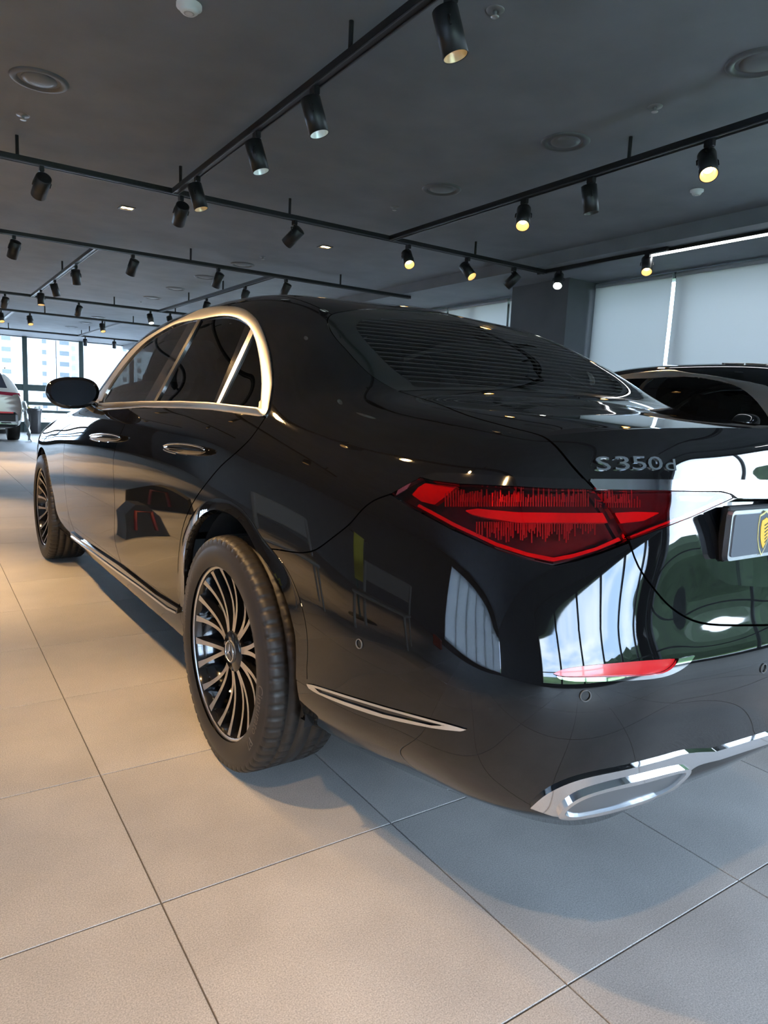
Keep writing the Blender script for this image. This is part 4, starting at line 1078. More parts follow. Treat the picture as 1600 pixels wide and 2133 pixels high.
# ------------------------------------------------------------------ badge on the boot lid
def badge():
    a, b_ = lift(1240, 981), lift(1404, 981); ex_ = b_-a; L = np.linalg.norm(ex_); ex_ /= L
    c = lift(1320, 960); dn = lift(1320, 990); uz = (c-dn)/np.linalg.norm(c-dn); nrm = np.cross(ex_, uz); nrm /= np.linalg.norm(nrm)
    if nrm[1] > 0: nrm = -nrm
    uz = np.cross(nrm, ex_); uz = uz if uz[2] > 0 else -uz
    items = [('S', 0., .118, 1.), ('3', .215, .175, 1.), ('5', .42, .175, 1.), ('0', .625, .185, 1.), ('d', .865, .135, .85)]
    h = np.linalg.norm(lift(1320, 955)-lift(1320, 983))
    for ch, x0, w, hs in items:
        V, F = text_verts(ch, 1., .06); V[:, 0] -= V[:, 0].min(); V[:, 1] -= V[:, 1].min(); V[:, 0] /= V[:, 0].max(); V[:, 1] /= V[:, 1].max()
        w_ = w*1.02 if ch != 'S' else .175
        P = [a+ex_*L*(x0+v[0]*w_)+uz*(v[1]*h*hs+h*.0)+nrm*(.0005+(v[2]+.06)/.12*.004) for v in V]
        # follow the curved lid: project each letter's base on the surface
        ctr = np.mean(P, 0); hit = BVH.find_nearest(Vector(ctr)); sh = np.array(hit[0])-ctr; sh = nrm*(sh @ nrm)
        mobj('badge_letter', [p+sh+nrm*.002 for p in P], F, CHROME, boot)
badge()
# ------------------------------------------------------------------ number plate with the dealer's shield
def car_ony(px, py, y):
    d = carray(px, py); return CAMC+d*(y-CAMC[1])/d[1]
def plate():
    Y = -1.118
    tl, bl = car_ony(1514, 1066, Y), car_ony(1527, 1168, Y)
    x0 = (tl[0]+bl[0])/2; z1, z0 = tl[2], bl[2]; w = .52; h = z1-z0; cx_, cz = x0+w/2, (z0+z1)/2
    pl = empty('plate_holder', loc=(cx_, Y, cz)); pl.parent = boot
    def rr(w, h, r, n=5):
        o = []
        for sx, sz, a0 in ((1, 1, 0), (-1, 1, 90), (-1, -1, 180), (1, -1, 270)):
            for k in range(n+1):
                a = math.radians(a0+90*k/n); o.append((sx*(w/2-r)+r*math.cos(a), sz*(h/2-r)+r*math.sin(a)))
        return o
    def slab(name, poly, y0, y1, m, par):
        n = len(poly); V = [(p[0], y0, p[1]) for p in poly]+[(p[0], y1, p[1]) for p in poly]
        F = [tuple(range(n)), tuple(range(2*n-1, n-1, -1))]+[(k+n, (k+1) % n+n, (k+1) % n, k) for k in range(n)]
        return mobj(name, V, F, m, par)
    P_ = bpy.data.objects.remove(pl) if False else None
    base = slab('number_plate', rr(w, h, .012), .000, .012, mat('plate_frame', (.72, .74, .76), .22, .9), boot); base.location = (cx_, Y, cz)
    bpy.data.objects.remove(pl)
    slab('plate_face', rr(w-.016, h-.016, .008), -.0025, .0, mat('plate_grey', (.085, .095, .115), .45), base)
    GOLD = mat('shield_gold', (.95, .55, .06), .3, .4); LINE = mat('shield_outline', (.78, .68, .30), .35, .3); DK = mat('shield_dark', (.05, .035, .02), .5)
    e = car_ony(1588, 1108, Y); ex0, ez0 = e[0]-cx_, e[2]-cz
    shp = lambda s: [(ex0+s*px_, ez0+s*pz) for px_, pz in ((-.019, .030), (-.008, .033), (0, .037), (.008, .033), (.019, .030), (.021, .012), (.018, -.010), (.010, -.028), (0, -.040), (-.010, -.028), (-.018, -.010), (-.021, .012))]
    slab('shield_rim', shp(1.28), -.0038, -.0025, LINE, base); slab('shield_field', shp(1.16), -.0044, -.0038, mat('plate_grey2', (.07, .08, .10), .5), base); slab('shield', shp(.88), -.0056, -.0044, GOLD, base)
    for k in range(6):
        z = ez0+.016-.0075*k; x = ex0-.006+.0018*k
        slab('shield_feather', [(x, z), (x+.016-.0014*k, z+.006), (x+.016-.0014*k, z+.0035), (x+.002, z-.0022)], -.0060, -.0056, DK, base)
    for zz in (z1+.006, z0-.012):
        MB().box((cx_, Y+.018, zz), (.10, .02, .022), bevel=.003).build('plate_bracket', MATTEBLK, boot)
    MB().box((cx_, Y+.025, cz), (w-.03, .02, h+.012), bevel=.004).build('plate_carrier', MATTEBLK, boot)
plate()
# ================================================================== ceiling track lighting
def bar(name, p, q, lab, w=.046, h=.036, stems=()):
    p = np.array(p, float); q = np.array(q, float); d = q-p; L = np.hypot(d[0], d[1]); rz_ = math.atan2(d[1], d[0])
    t = empty(name, lab, 'track rail', loc=(p[0], p[1], ZT), rz=rz_, group='lighting track rails')
    MB().box((L/2, 0, h/2+.004), (L, w, h-.004)).build('rail', TRACKM, t)
    for s_ in (-1, 1): MB().box((L/2, s_*(w/2-.004), .002), (L, .006, .006)).build('rail_lip', TRACKLIP, t)
    for s_ in stems:
        MB().tube([(s_, 0, h), (s_, 0, ZC-ZT)], .011, 10).build('stem', TRACKM, t)
    return t
X1, X2, X3 = -.02, 1.885, 3.83; Y1, Y2, Y3, Y4 = 3.45, 5.86, 10.36, 12.78
def at_track(px, py): return onz(px, py, ZT)
s1 = at_track(703, 118)[1]; s2 = at_track(1299, 342)[1]
bar('track_rail', (X1, -3.4), (X1, Y1-.02), 'track rail running over the sedan from the top of the picture', stems=(s1+3.4, s1+3.4-2.2, Y1+3.4-.15))
bar('track_rail', (X2, -3.4), (X2, Y1-.02), 'track rail running in from the right edge above the rear window', stems=(s2+3.4, s2+3.4-2.2))
k1 = [at_track(38, 333)[0], at_track(608, 455)[0], at_track(988, 540)[0]]
bar('track_rail', (-4.2, Y1), (X3, Y1), 'first long cross rail above the sedan roof', stems=[x+4.2 for x in k1]+[.3])
k2 = [at_track(401, 548)[0], at_track(720, 597)[0], -1.1]
bar('track_rail', (-4.2, Y2), (X3, Y2), 'second long cross rail, behind the first', stems=[x+4.2 for x in k2])
bar('track_rail', (X1-.05, Y2+.02), (X1-.09, Y3-.02), 'slanting rail joining the second and third cross rails at left', stems=(1.9,))
bar('track_rail', (X2, Y2+.02), (X2-.05, Y3-.02), 'rail joining second and third cross rails behind the sedan roof', stems=(1.6, 3.0))
bar('track_rail', (-4.2, Y3), (X3, Y3), 'third cross rail further back', stems=(5.3, 6.3, 3.6))
bar('track_rail', (-4.2, Y4), (X3, Y4), 'fourth cross rail near the far window', stems=(4.6, 6.2))
bar('track_rail', (X1-.1, Y4+.02), (X1-.12, 16.98), 'short rail running to the far window at left', stems=(2.0,))
bar('track_rail', (X2-.08, Y4+.02), (X2-.15, 16.98), 'short rail running to the far window beside the car window', stems=(1.5, 3.0))
bar('track_rail', (-4.2, 17.0), (X3, 17.0), 'last cross rail at the far window head', stems=(4.4, 6.0))
X0 = -1.93
bar('track_rail', (X0, -3.4), (X0, Y1-.02), 'track rail left of the viewer, outside the picture', stems=(1., 3., 5.))
def soffit_rail(y0, y1):
    t = empty('track_rail', 'rail fixed under the soffit beside the bright linear lamp', 'track rail', loc=(X3, y0, ZC-.12), group='lighting track rails')
    MB().box((0, (y1-y0)/2, -.017), (.036, y1-y0, .034)).build('rail', TRACKM, t)
soffit_rail(2.02, Y1+.1)
WARM = (1.0, .62, .28); COOL = (.92, 1.0, .90)
EM_W = mat('lit_lamp_warm', (1, .8, .5), .4, emit=(1., .64, .26), estr=9.); EM_C = mat('lit_lamp_cool', (1, 1, 1), .4, emit=(.95, 1., .88), estr=9.)
INW = mat('reflector_glow_warm', (.75, .62, .42), .35, .5); INK = mat('reflector_unlit_dark', (.10, .10, .10), .4, .4)  # cone colours follow the lamp state: lit glow painted in, unlit ones dark
HEADS = []
def head(mount, aim, lit=None, power=60., spot=62., lab='', inner=None, r=.048, L=.165, drop=.115, z=None):
    """a cylinder spotlight on a yoke under the rail; aim = floor/space point it looks at"""
    m = np.array([mount[0], mount[1], ZT if z is None else z]); piv = m-np.array([0, 0, drop])
    a = np.array(aim, float)-piv; a /= np.linalg.norm(a)
    e = empty('track_spotlight', lab, 'spotlight', loc=tuple(m), group='track spotlights')
    mt = TRACKM
    MB().box((0, 0, -.018), (.030, .055, .036), bevel=.004).tube([(0, 0, -.03), (0, 0, -.052)], .009, 10).build('adapter', mt, e)
    # frame of the head: -z axis along a
    q = Vector(-a).to_track_quat('Z', 'Y'); R = np.array(q.to_matrix())
    loc = lambda p: R @ np.array(p, float)+np.array([0, 0, -drop])
    y = MB(); top = np.array([0, 0, -.050])
    for s_ in (-1, 1):
        y.tube([top, top+np.array([s_*.030, 0, -.006])@np.eye(3), loc((s_*(r+.006), 0, .02)), loc((s_*(r+.006), 0, -.012))], .0042, 6)
    y.build('yoke', mt, e)
    b = MB(); pr = [(0, L*.42), (r*.86, L*.42), (r, L*.40), (r, -L*.58), (r-.004, -L*.58), (r-.006, -L*.30)]
    b.lathe(pr, 28); b.v = [tuple(loc(v)) for v in b.v]
    hd = b.build('lamp_body', LAMPBLK, e)
    c = MB().lathe([(r-.0045, -L*.575), (r-.014, -L*.36), (r-.024, -L*.30)], 28); c.v = [tuple(loc(v)) for v in c.v]
    c.build('reflector_cone', (INW if (lit in ('w', 'i')) else (mat('reflector_glow_cool', (.8, .85, .85), .35, .4) if lit in ('c', 'j') else INK)), hd)
    d = MB().lathe([(0, -L*.315), (r-.023, -L*.305)], 24); d.v = [tuple(loc(v)) for v in d.v]; d.f = [tuple(reversed(f)) for f in d.f]
    lens = EM_W if lit == 'w' else (EM_C if lit == 'c' else (mat('dim_lamp_warm', (1, .8, .5), .4, emit=(1., .66, .30), estr=1.3) if lit == 'i' else (mat('dim_lamp_cool', (1, 1, 1), .4, emit=(.9, 1., 1.), estr=1.) if lit == 'j' else mat('unlit_lens', (.05, .05, .05), .15))))
    d.build('lens', lens, hd)
    if lit:
        l = bpy.data.lights.new('spot', 'SPOT'); l.energy = power*.52; l.color = WARM if lit in ('w', 'i') else COOL; l.spot_size = math.radians(spot); l.spot_blend = .55; l.shadow_soft_size = .03
        o = bpy.data.objects.new('lamp_light', l); link(o, e); p = loc((0, 0, -L*.60)); o.location = tuple(p); o.rotation_euler = q.to_euler()
    return e
def hp(px, py, z=None): return onz(px, py, ZT if z is None else z)
# over the sedan
for (px, py), lit, lab in (((940, -12), 'i', 'large spotlight at the top of the picture with a warm rim'), ((656, 182), 'j', 'second spotlight down the rail over the sedan, with a pale rim'),
                           ((535, 275), 'j', 'third spotlight down the rail over the sedan'), ((411, 368), 'i', 'fourth spotlight on that rail, by the rail corner, with a warm rim')):
    m = hp(px, py); head(m, (m[0]+.62, m[1]-.45, 0), lit, 34, 50, lab)
# first cross rail
for px, aim, lit, lab in ((86, (-.3, 2.5), None, 'unlit spotlight near the left end of the first cross rail'), (377, (.1, 2.0), None, 'unlit spotlight hanging beside the rail corner'),
                     (614, (-.9, 1.6), None, 'unlit spotlight above the front of the sedan roof'), (851, (-.7, -2.2), 'w', 'lit warm spotlight on the first cross rail, left of a pair'),
                     (974, (.5, -2.3), 'w', 'lit warm spotlight on the first cross rail, right of a pair'), (1071, (-.8, 1.2), None, 'unlit spotlight at the right end of the first cross rail')):
    x = (lambda lo, hi: lo)(0, 0); y_px = 330+(px/1140)*(570-330)*1.0
    # x along the rail at this pixel column
    d0 = None
    for yy in np.linspace(300, 600, 601):
        p = onz(px, yy, ZT)
        if d0 is None or abs(p[1]-Y1) < d0[0]: d0 = (abs(p[1]-Y1), p)
    m = (d0[1][0], Y1); head(m, (m[0]+aim[0], m[1]+aim[1], 0 if lit else 1.0), lit, 70, 60, lab)
# right rail, soffit rail
m = (X2, hp(1493, 298)[1]); head(m, (m[0]-1.3, m[1]-1.3, 0), 'w', 70, 60, 'lit warm spotlight nearest the right edge')
m = (X2, hp(1248, 375)[1]); head(m, (m[0]+.35, m[1]-.25, 0), None, 0, 60, 'unlit spotlight between two lit ones on the right rail')
m = (X2, hp(1115, 420)[1]); head(m, (m[0]-1.2, m[1]-1.2, 0), 'w', 70, 60, 'lit warm spotlight above the right end of the rear window')
m = (X3, onz(1205, 566, ZC-.12)[1]); head(m, (m[0]-1.6, m[1]-1.3, 0), 'c', 60, 60, 'lit white spotlight in front of the charcoal pier', z=ZC-.15, drop=.09)
m = (X3, onz(1364, 530, ZC-.12)[1]-.05); head(m, (m[0]-1.4, m[1]-1.2, 0), 'w', 70, 60, 'lit warm spotlight at the end of the bright linear lamp', z=ZC-.15, drop=.09)
# rows further back: (pixel of the head on its rail, rail y or x, lit)
def on_y(px, Y):
    best = None
    for yy in np.linspace(420, 760, 1400):
        p = onz(px, yy, ZT)
        if p[2] > 0 and (best is None or abs(p[1]-Y) < best[0]): best = (abs(p[1]-Y), p[0])
    return best[1]
far = [(29, Y2, None, 'unlit spotlight at the left end of the second cross rail'), (277, Y2, None, 'unlit spotlight midway on the second cross rail'), (455, Y2, None, 'unlit spotlight on the second cross rail by the sedan roof'), (596, Y2, None, 'unlit spotlight on the second cross rail touching the sedan roof line'),
       (10, Y3, None, 'unlit small spotlight on the third cross rail at the left edge'), (164, Y3, None, 'unlit small spotlight on the third cross rail'), (313, Y3, 'c', 'lit small white spotlight on the third cross rail'), (354, Y3, 'w', 'lit small warm spotlight close to the sedan roof'),
       (62, Y4, 'w', 'lit small warm spotlight in front of the far window'), (213, Y4, 'w', 'lit small warm spotlight high in the far window'), (2, Y4, 'w', 'lit small warm spotlight cut by the left edge')]
for px, Y, lit, lab in far:
    x = on_y(px, Y); head((x, Y), (x+(.2 if lit else -.5), Y-(1.2 if lit else -1.5), 0), lit, 60, 70, lab)
for (px, py), lit, aim, lab in (((158, 553), None, (.3, .8), 'unlit spotlight high on the slanting rail at left'), ((114, 583), None, (.7, .2), 'unlit tilted spotlight on the slanting rail'), ((85, 604), 'w', (0, -.4), 'lit warm spotlight low on the slanting rail')):
    m = hp(px, py); head(m, (m[0]+aim[0], m[1]+aim[1], 0), lit, 60, 70, lab)
for (px, py), lab in (((515, 597), 'unlit spotlight behind the sedan roof on the joining rail'), ((431, 622), 'unlit spotlight further along the joining rail')):
    m = (X2-.01, hp(px, py)[1]); head(m, (m[0]-.3, m[1]+1.2, 0), None, 0, 60, lab)
for px, py, lab in ((177, 702, 'unlit small spotlight against the far window, left one'), (238, 710, 'unlit small spotlight against the far window, right one')):
    x = on_y(px, 17.0); head((x, 17.0), (x+.2, 18, 0), None, 0, 60, lab)
# rail outside the picture at left: these light the flank of the sedan and the floor
for y, aim, pw, wh in ((-.15, (-.35, -.15), 85, 'second'), (-1.5, (.2, .1), 45, 'first'), (1.3, (.25, .15), 112, 'third'), (2.6, (.2, .3), 105, 'fourth')):
    head((X0, y), (X0+.75+aim[0], y+aim[1], 0), 'w', pw, 75, wh+' lit spotlight on the rail left of the viewer, outside the picture')
for Y, rail_, xs in ((Y1, 'first', (-2.3, -3.6)), (Y2, 'second', (-1.9, -3.2)), (Y3, 'third', (-1.2, -2.4, -3.6)), (Y4, 'fourth', (-1.6, -3.0))):
    for k, x in enumerate(xs):
        head((x, Y), (x-.2, Y-.5, 0), 'w', 170, 75, 'lit spotlight on the %s cross rail, %s beyond the left edge of the picture' % (rail_, ('nearest', 'next', 'farthest')[k]))
for (x, y), tgt, pw, wh in (((X0, 2.95), (-.72, .75, 1.25), 62, 'fifth'), ((X0, 2.1), (-.75, .15, 1.2), 50, 'sixth'), ((X0, .75), (-.85, -.45, 1.0), 24, 'seventh')):
    head((x, y), tgt, 'w', pw, 46, wh+' spotlight on the rail left of the viewer, turned to the sedan windows')
# ------------------------------------------------------------------ linear lamp, recessed lights, diffusers, detectors
y_a = onz(1364, 533, ZC-.13)[1]
ll = empty('linear_lamp', 'long bright white linear lamp under the soffit by the blinds', 'lamp', loc=(X3+.07, 0, ZC-.12))
MB().box((0, (y_a-3.0)/2, -.014), (.07, y_a+3.0, .028)).build('housing', TRACKM, ll)
MB().box((0, (y_a-3.0)/2, -.030), (.054, y_a+2.98, .006)).build('diffuser', mat('linear_led', (1, 1, 1), .5, emit=(.95, .98, 1.), estr=4.5), ll)
def downlight(px, py, lab):
    p = onz(px, py, ZC); e = empty('recessed_downlight', lab, 'ceiling light', loc=(p[0], p[1], ZC))
    b = MB()
    for sx in (-1, 1): b.box((sx*.055, 0, -.003), (.014, .124, .008)); b.box((0, sx*.055, -.003), (.096, .014, .008))
    b.build('frame', TRACKLIP, e)
    for k in (-1, 1): MB().lathe([(0, -.002), (.024, -.002), (.026, 0)], 18).build('lens', EM_W, e, loc=(k*.026, 0, -.002))
    l = bpy.data.lights.new('spot', 'SPOT'); l.energy = 15; l.color = WARM; l.spot_size = math.radians(80); l.spot_blend = .6; l.shadow_soft_size = .03
    o = bpy.data.objects.new('lamp_light', l); link(o, e); o.location = (0, 0, -.012)
downlight(264, 433, 'small square twin downlight glowing in the ceiling at left'); downlight(677, 514, 'small square twin downlight glowing above the sedan roof')
DIFF = mat('diffuser_grey', (.10, .105, .115), .45); DIFF2 = mat('diffuser_disc', (.16, .17, .185), .4)
def diffuser(px, py, lab, r=.145):
    p = onz(px, py, ZC); e = empty('ceiling_diffuser', lab, 'air vent', loc=(p[0], p[1], ZC), group='round ceiling air diffusers')
    MB().lathe([(r*.72, .0), (r*.80, -.012), (r*.95, -.010), (r, -.002), (r, 0)], 40).build('rim', DIFF, e)
    MB().lathe([(0, -.014), (r*.40, -.013), (r*.58, -.006), (r*.60, 0)], 36).build('disc', DIFF2, e)
for px, py, lab in ((82, 166, 'large round air diffuser at the upper left'), (1583, 130, 'round air diffuser cut by the right edge'), (1178, 295, 'round air diffuser above the right rail'), (920, 394, 'round air diffuser above the rear window'),
                    (505, 551, 'round air diffuser between the first two cross rails'), (428, 577, 'round diffuser next behind the second cross rail'), (366, 601, 'round diffuser third in the receding row'), (318, 620, 'round diffuser fourth in the receding row'),
                    (205, 661, 'small far diffuser above the far window, right of three'), (178, 672, 'small far diffuser above the far window, middle of three'), (149, 681, 'small far diffuser above the far window, left of three'), (877, 613, 'flat round diffuser just over the rear window')):
    diffuser(px, py, lab)
WPL = mat('white_plastic', (.78, .79, .80), .45)
def detector(px, py, r, lab, name='smoke_detector'):
    p = onz(px, py, ZC); e = empty(name, lab, 'detector', loc=(p[0], p[1], ZC))
    MB().lathe([(0, -.034), (r*.55, -.034), (r*.72, -.026), (r*.74, -.014), (r, -.012), (r, 0)], 32).build('cover', WPL, e)
    MB().lathe([(r*.3, -.036), (r*.36, -.0365), (r*.42, -.0345)], 24).build('sensor_ring', mat('sensor_grey', (.5, .5, .5), .5), e)
detector(394, 10, .053, 'white round smoke detector at the top edge'); detector(1452, 396, .045, 'white round detector beside the lit lamp on the right rail')
def sprinkler(px, py, lab):
    p = onz(px, py, ZC); e = empty('sprinkler', lab, 'sprinkler', loc=(p[0], p[1], ZC), group='ceiling sprinklers')
    MB().lathe([(.012, -.006), (.036, -.004), (.038, 0)], 22).build('plate', mat('sprinkler_plate', (.22, .225, .235), .4, .5), e)
    MB().tube([(0, 0, 0), (0, 0, -.026)], .008, 8).lathe([(0, -.028), (.017, -.027), (.017, -.025), (0, -.024)], 12).build('nozzle', mat('sprinkler_metal', (.5, .5, .5), .3, .9), e)
for px, py, lab in ((48, 240, 'sprinkler under the large diffuser at left'), (1032, 21, 'sprinkler right of the topmost spotlight'), (1365, 222, 'sprinkler between the two right diffusers'), (822, 431, 'sprinkler over the sedan roof'), (548, 535, 'sprinkler by the glowing downlight'), (294, 628, 'small sprinkler far down the ceiling')):
    sprinkler(px, py, lab)
# ================================================================== other cars and things
def copy_car(root, loc, rz_, label):
    skip = ('badge_letter', 'number_plate', 'plate_bracket', 'plate_carrier')
    c = root.copy(); COL.objects.link(c); c.location = loc; c.rotation_euler = (0, 0, rz_); c['label'] = label
    def rec(o, p):
        for ch in list(o.children):
            if ch.name.split('.')[0] in skip: continue
            k = ch.copy(); COL.objects.link(k); k.parent = p; rec(ch, k)
    rec(root, c); return c
copy_car(car, (3.30, 2.05, 0), math.pi+.01, 'black car parked by the blinds, its roof and windows seen over the near boot')
# ------------------------------------------------------------------ white SUV far back
def suv():
    y0 = 15.9; xr_ = ony(49, 850, y0)[0]; hw = .97; cx_ = xr_-hw
    e = empty('suv', 'white SUV at the far left, seen from behind, dark lower bumper', 'car', loc=(cx_, y0, 0))
    SW = mat('white_car_paint', (.72, .70, .66), .12, 0, .8, .03)
    # half sections (x, z) at stations along y
    S = [(0.00, [(.0, .42), (.78, .42), (.90, .50), (.93, .66), (.93, .82), (.91, .98), (.86, 1.08), (.80, 1.10), (.0, 1.11)]),
         (.05, [(.0, .30), (.84, .30), (.95, .46), (.965, .66), (.965, .84), (.95, 1.02), (.90, 1.13), (.82, 1.20), (.0, 1.22)]),
         (.35, [(.0, .24), (.88, .26), (.965, .44), (.97, .68), (.97, .86), (.95, 1.04), (.87, 1.25), (.74, 1.50), (.0, 1.56)]),
         (.75, [(.0, .22), (.88, .24), (.965, .42), (.97, .68), (.97, .88), (.945, 1.05), (.86, 1.32), (.70, 1.62), (.0, 1.70)]),
         (1.8, [(.0, .22), (.88, .24), (.96, .42), (.965, .66), (.965, .88), (.94, 1.05), (.86, 1.34), (.69, 1.64), (.0, 1.72)]),
         (2.8, [(.0, .22), (.88, .24), (.96, .42), (.965, .66), (.965, .86), (.94, 1.03), (.86, 1.25), (.70, 1.53), (.0, 1.62)]),
         (3.4, [(.0, .22), (.88, .24), (.96, .42), (.965, .64), (.96, .82), (.93, .98), (.85, 1.05), (.60, 1.12), (.0, 1.16)]),
         (4.2, [(.0, .24), (.84, .26), (.93, .42), (.94, .62), (.93, .78), (.89, .90), (.78, .97), (.50, 1.01), (.0, 1.03)]),
         (4.6, [(.0, .40), (.50, .40), (.66, .48), (.70, .58), (.70, .68), (.66, .76), (.58, .80), (.36, .83), (.0, .84)])]
    V = []; F = []; m = 9
    for y, pr in S:
        for x, z in pr: V.append((-x, y, z))
        for x, z in pr[-2:0:-1]: V.append((x, y, z))
    n = 2*m-2
    for i in range(len(S)-1):
        for k in range(n): F.append((i*n+k, i*n+(k+1) % n, (i+1)*n+(k+1) % n, (i+1)*n+k))
    F.append(tuple(range(n))); F.append(tuple(reversed(range((len(S)-1)*n, len(S)*n))))
    b = mobj('body', V, F, SW, e, True); md = b.modifiers.new('s', 'SUBSURF'); md.levels = md.render_levels = 2
    def quad(name, pts, mt, par=e, t=.02):
        p = [np.array(q, float) for q in pts]; q = [a+np.array([0, t, 0]) for a in p]; k = len(p)
        return mobj(name, p+q, [tuple(range(k)), tuple(range(2*k-1, k-1, -1))]+[(i+k, (i+1) % k+k, (i+1) % k, i) for i in range(k)], mt, par)
    quad('rear_window', [(-.66, .06, 1.20), (.66, .06, 1.20), (.56, .345, 1.53), (-.56, .345, 1.53)], mat('suv_glass', (.06, .065, .09), .08), t=.03)
    lm = mat('suv_lamp', (.22, .01, .03), .15)
    for s_ in (-1, 1):
        quad('tail_lamp', [(s_*.92, .02, 1.02), (s_*.90, -.005, 1.10), (s_*.40, -.045, 1.125), (s_*.40, -.045, 1.06)][::s_], lm, t=.06)
        quad('reflector', [(s_*.76, -.055, .64), (s_*.76, -.055, .675), (s_*.45, -.06, .675), (s_*.45, -.06, .64)][::s_], mat('suv_red', (.6, .02, .03), .3))
        quad('exhaust_trim', [(s_*.84, -.06, .40), (s_*.80, -.065, .46), (s_*.40, -.07, .46), (s_*.44, -.07, .40)][::s_], CHROME, t=.08)
        quad('exhaust_opening', [(s_*.72, -.066, .415), (s_*.70, -.068, .445), (s_*.50, -.072, .445), (s_*.52, -.072, .415)][::s_], MATTEBLK, t=.02)
        for y in (.85, 3.7):
            w = MB().lathe([(.0, .10), (.22, .10), (.25, .12), (.35, .12), (.365, .09), (.365, -.12), (.25, -.14), (0, -.14)], 36, 'x').build('wheel', RUBBER, e, loc=(s_*.83, y, .365), rot=(0, 0, 0 if s_ > 0 else math.pi))
            MB().lathe([(0, .115), (.10, .105), (.22, .118), (.245, .125)], 24, 'x').build('rim', MAT['brake_steel'], w)
    MB().box((0, .02, .50), (1.72, .16, .34), bevel=.06).build('lower_bumper', MATTEBLK, e)
    for s_ in (-1, 1): MB().tube([(s_*.68, .7, 1.66), (s_*.69, 1.2, 1.71), (s_*.69, 2.3, 1.70), (s_*.69, 2.8, 1.60)], .02, 8).build('roof_rail', CHROME, e)
    # loose clear film hanging down the side
    rr = random.Random(3); V = []; F = []; nu, nv = 12, 14
    for i in range(nu+1):
        for j in range(nv+1):
            z = 1.02-.90*i/nu; V.append((1.02+.10*(i/nu)+rr.uniform(-.035, .035), .05+.55*j/nv+rr.uniform(-.02, .02), z+rr.uniform(-.02, .02)))
    for i in range(nu):
        for j in range(nv): F.append((i*(nv+1)+j, i*(nv+1)+j+1, (i+1)*(nv+1)+j+1, (i+1)*(nv+1)+j))
    f = mobj('protective_film', [(cx_+v[0], y0+v[1], v[2]-.09 if False else max(.003, v[2]-.10)) for v in V], F, mat('white_film', (.70, .74, .74), .35), None, False)
    tag(f, 'crumpled whitish plastic film hanging beside the white SUV', 'plastic film')
suv()
# ------------------------------------------------------------------ bin with black liner
def bin_():
    y = 20.0; x = ony(71, 880, y)[0]; rr = random.Random(11)
    e = empty('waste_bin', 'black bag-lined waste bin by the far window, paper on top', 'bin', loc=(x, y, 0)); V = []; F = []; n = 20; L_ = [(.15, 0), (.17, .03), (.185, .25), (.19, .5), (.20, .64), (.215, .69), (.20, .71), (.16, .68)]
    for r, z in L_:
        for k in range(n): a = 2*math.pi*k/n; q = r*(1+rr.uniform(-.06, .06)); V.append((q*math.cos(a), q*math.sin(a), z+rr.uniform(-.012, .012) if z > 0 else 0))
    for i in range(len(L_)-1):
        for k in range(n): F.append((i*n+k, i*n+(k+1) % n, (i+1)*n+(k+1) % n, (i+1)*n+k))
    F.append(tuple(reversed(range(n)))); F.append(tuple(range((len(L_)-1)*n, len(L_)*n)))
    mobj('bag', V, F, mat('black_bin_bag', (.02, .02, .024), .3), e, True)
    for c, p in (((.85, .85, .8), (.05, -.10, .70)), ((.75, .6, .1), (-.13, -.08, .70)), ((.7, .75, .75), (.12, -.02, .71))):
        V = []; F = []
        for k in range(14): V.append((p[0]+rr.uniform(-.06, .06), p[1]+rr.uniform(-.06, .06), p[2]+rr.uniform(-.03, .07)))
        bm = bmesh.new(); vs = [bm.verts.new(v) for v in V]; bmesh.ops.convex_hull(bm, input=vs)
        me = bpy.data.meshes.new('waste_paper'); bm.to_mesh(me); bm.free(); me.materials.append(mat('paper_%.2f' % c[2], c, .8)); o = bpy.data.objects.new('waste_paper', me); link(o, e)
bin_()
# ------------------------------------------------------------------ things left of the viewer that only show as reflections in the sedan's flank
def chair(x, y, rz_, lab, m):
    e = empty('chair', lab, 'chair', loc=(x, y, 0), rz=rz_, group='grey chairs beside the sedan')
    MB().box((0, 0, .45), (.44, .44, .035), bevel=.012).build('seat', m, e)
    for sx in (-1, 1):
        for sy in (-1, 1): MB().tube([(sx*.19, sy*.19, .44), (sx*.22, sy*.22, 0)], .016, 8).build('leg', m, e)
        MB().tube([(sx*.19, .20, .45), (sx*.18, .25, .85)], .016, 8).build('back_post', m, e)
    MB().box((0, .25, .74), (.38, .03, .24), bevel=.012).build('backrest', m, e)
CG = mat('grey_chair', (.36, .35, .34), .6)
chair(-2.35, 1.75, .5, 'grey chair with an open back left of the sedan, outside the picture', CG)
chair(-2.95, .95, 1.1, 'grey chair next to the yellow cloth stand, outside the picture', CG)
st_ = empty('cloth_stand', 'thin stand carrying a yellow cloth, left of the sedan, outside the picture', 'stand', loc=(-3.3, 1.55, 0))
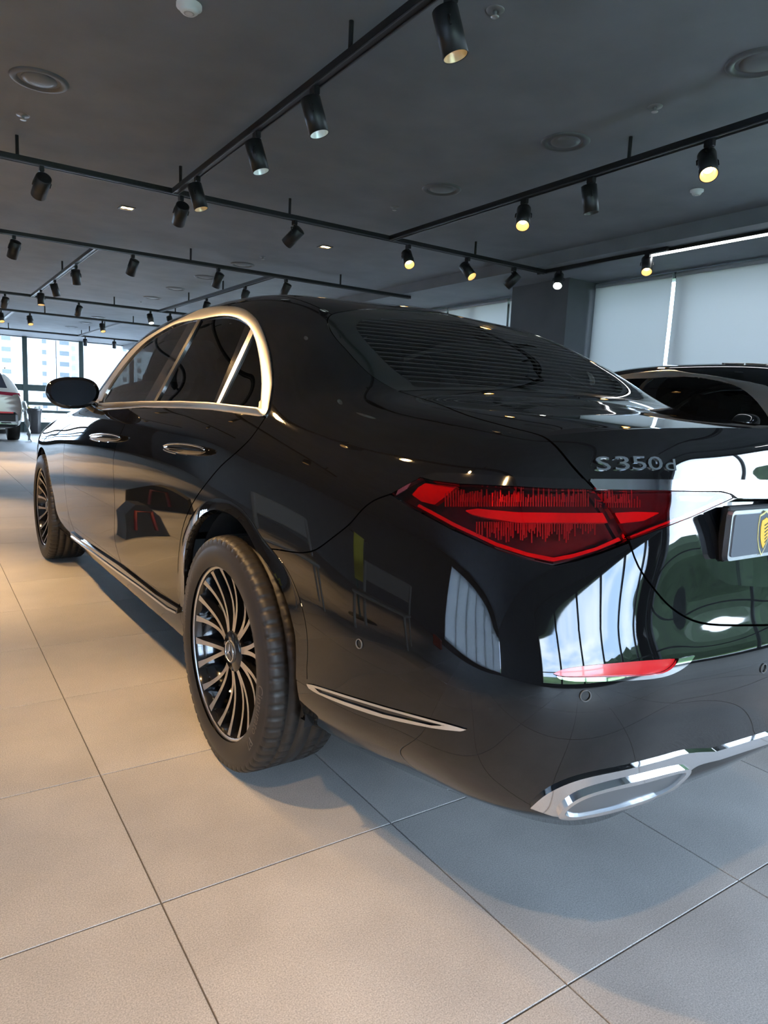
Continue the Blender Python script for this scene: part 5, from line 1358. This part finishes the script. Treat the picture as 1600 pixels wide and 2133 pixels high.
MB().tube([(0, 0, .02), (0, 0, 1.15)], .014, 10).build('pole', mat('blue_green_tube', (.03, .12, .12), .4), st_); MB().lathe([(0, .022), (.16, .02), (.17, 0)], 24).build('base', MATTEBLK, st_); MB().tube([(-.16, 0, 1.14), (.16, 0, 1.14)], .012, 8).build('crossbar', MATTEBLK, st_)
V = []; F = []
for i in range(17):
    t = i/16; 
    for j in range(7): V.append((-.10+.20*j/6, -.0225-.03*t*abs(math.sin(j*1.3)), 1.135-.60*t))
for i in range(16):
    for j in range(6): F.append((i*7+j, i*7+j+1, (i+1)*7+j+1, (i+1)*7+j))
yc = mobj('yellow_cloth', V, F, mat('yellow_cloth', (.85, .70, .06), .85), None, True, loc=(-3.3, 1.55, .016)); tag(yc, 'yellow cloth hanging over the thin stand, outside the picture', 'cloth')
rb = empty('tool_case', 'red tool case on the floor by the left wall, outside the picture', 'case', loc=(-5.6, 1.0, 0)); MB().box((0, 0, .14), (.30, .5, .28), bevel=.03).build('case_body', mat('red_case', (.55, .06, .03), .4), rb); MB().tube([(0, -.1, .28), (0, -.1, .33), (0, .1, .33), (0, .1, .28)], .012, 8).build('handle', MATTEBLK, rb)
for k, (x, y, lab) in enumerate(((-1.66, 3.35, 'small black bag with red straps on the floor, just outside the left edge'), (-2.4, 5.0, 'long black bag with a red strap, outside the left edge'))):
    bg_ = empty('tool_bag', lab, 'bag', loc=(x, y, 0), rz=.6*k)
    w = .34+.35*k; P = [(-w/2, 0), (w/2, 0), (w/2-.03, .20), (.04, .30), (-.05, .30), (-w/2+.04, .20)]
    MB().add([(p[0], -.12, p[1]) for p in P]+[(p[0], .12, p[1]) for p in P], [tuple(range(6)), tuple(range(11, 5, -1))]+[(i+6, (i+1) % 6+6, (i+1) % 6, i) for i in range(6)]).build('bag_body', MATTEBLK, bg_)
    MB().tube([(-.08, -.125, .06), (-.07, -.13, .24), (.05, -.13, .24), (.09, -.125, .06)], .014, 6).build('strap', mat('red_strap', (.16, .01, .015), .6), bg_)
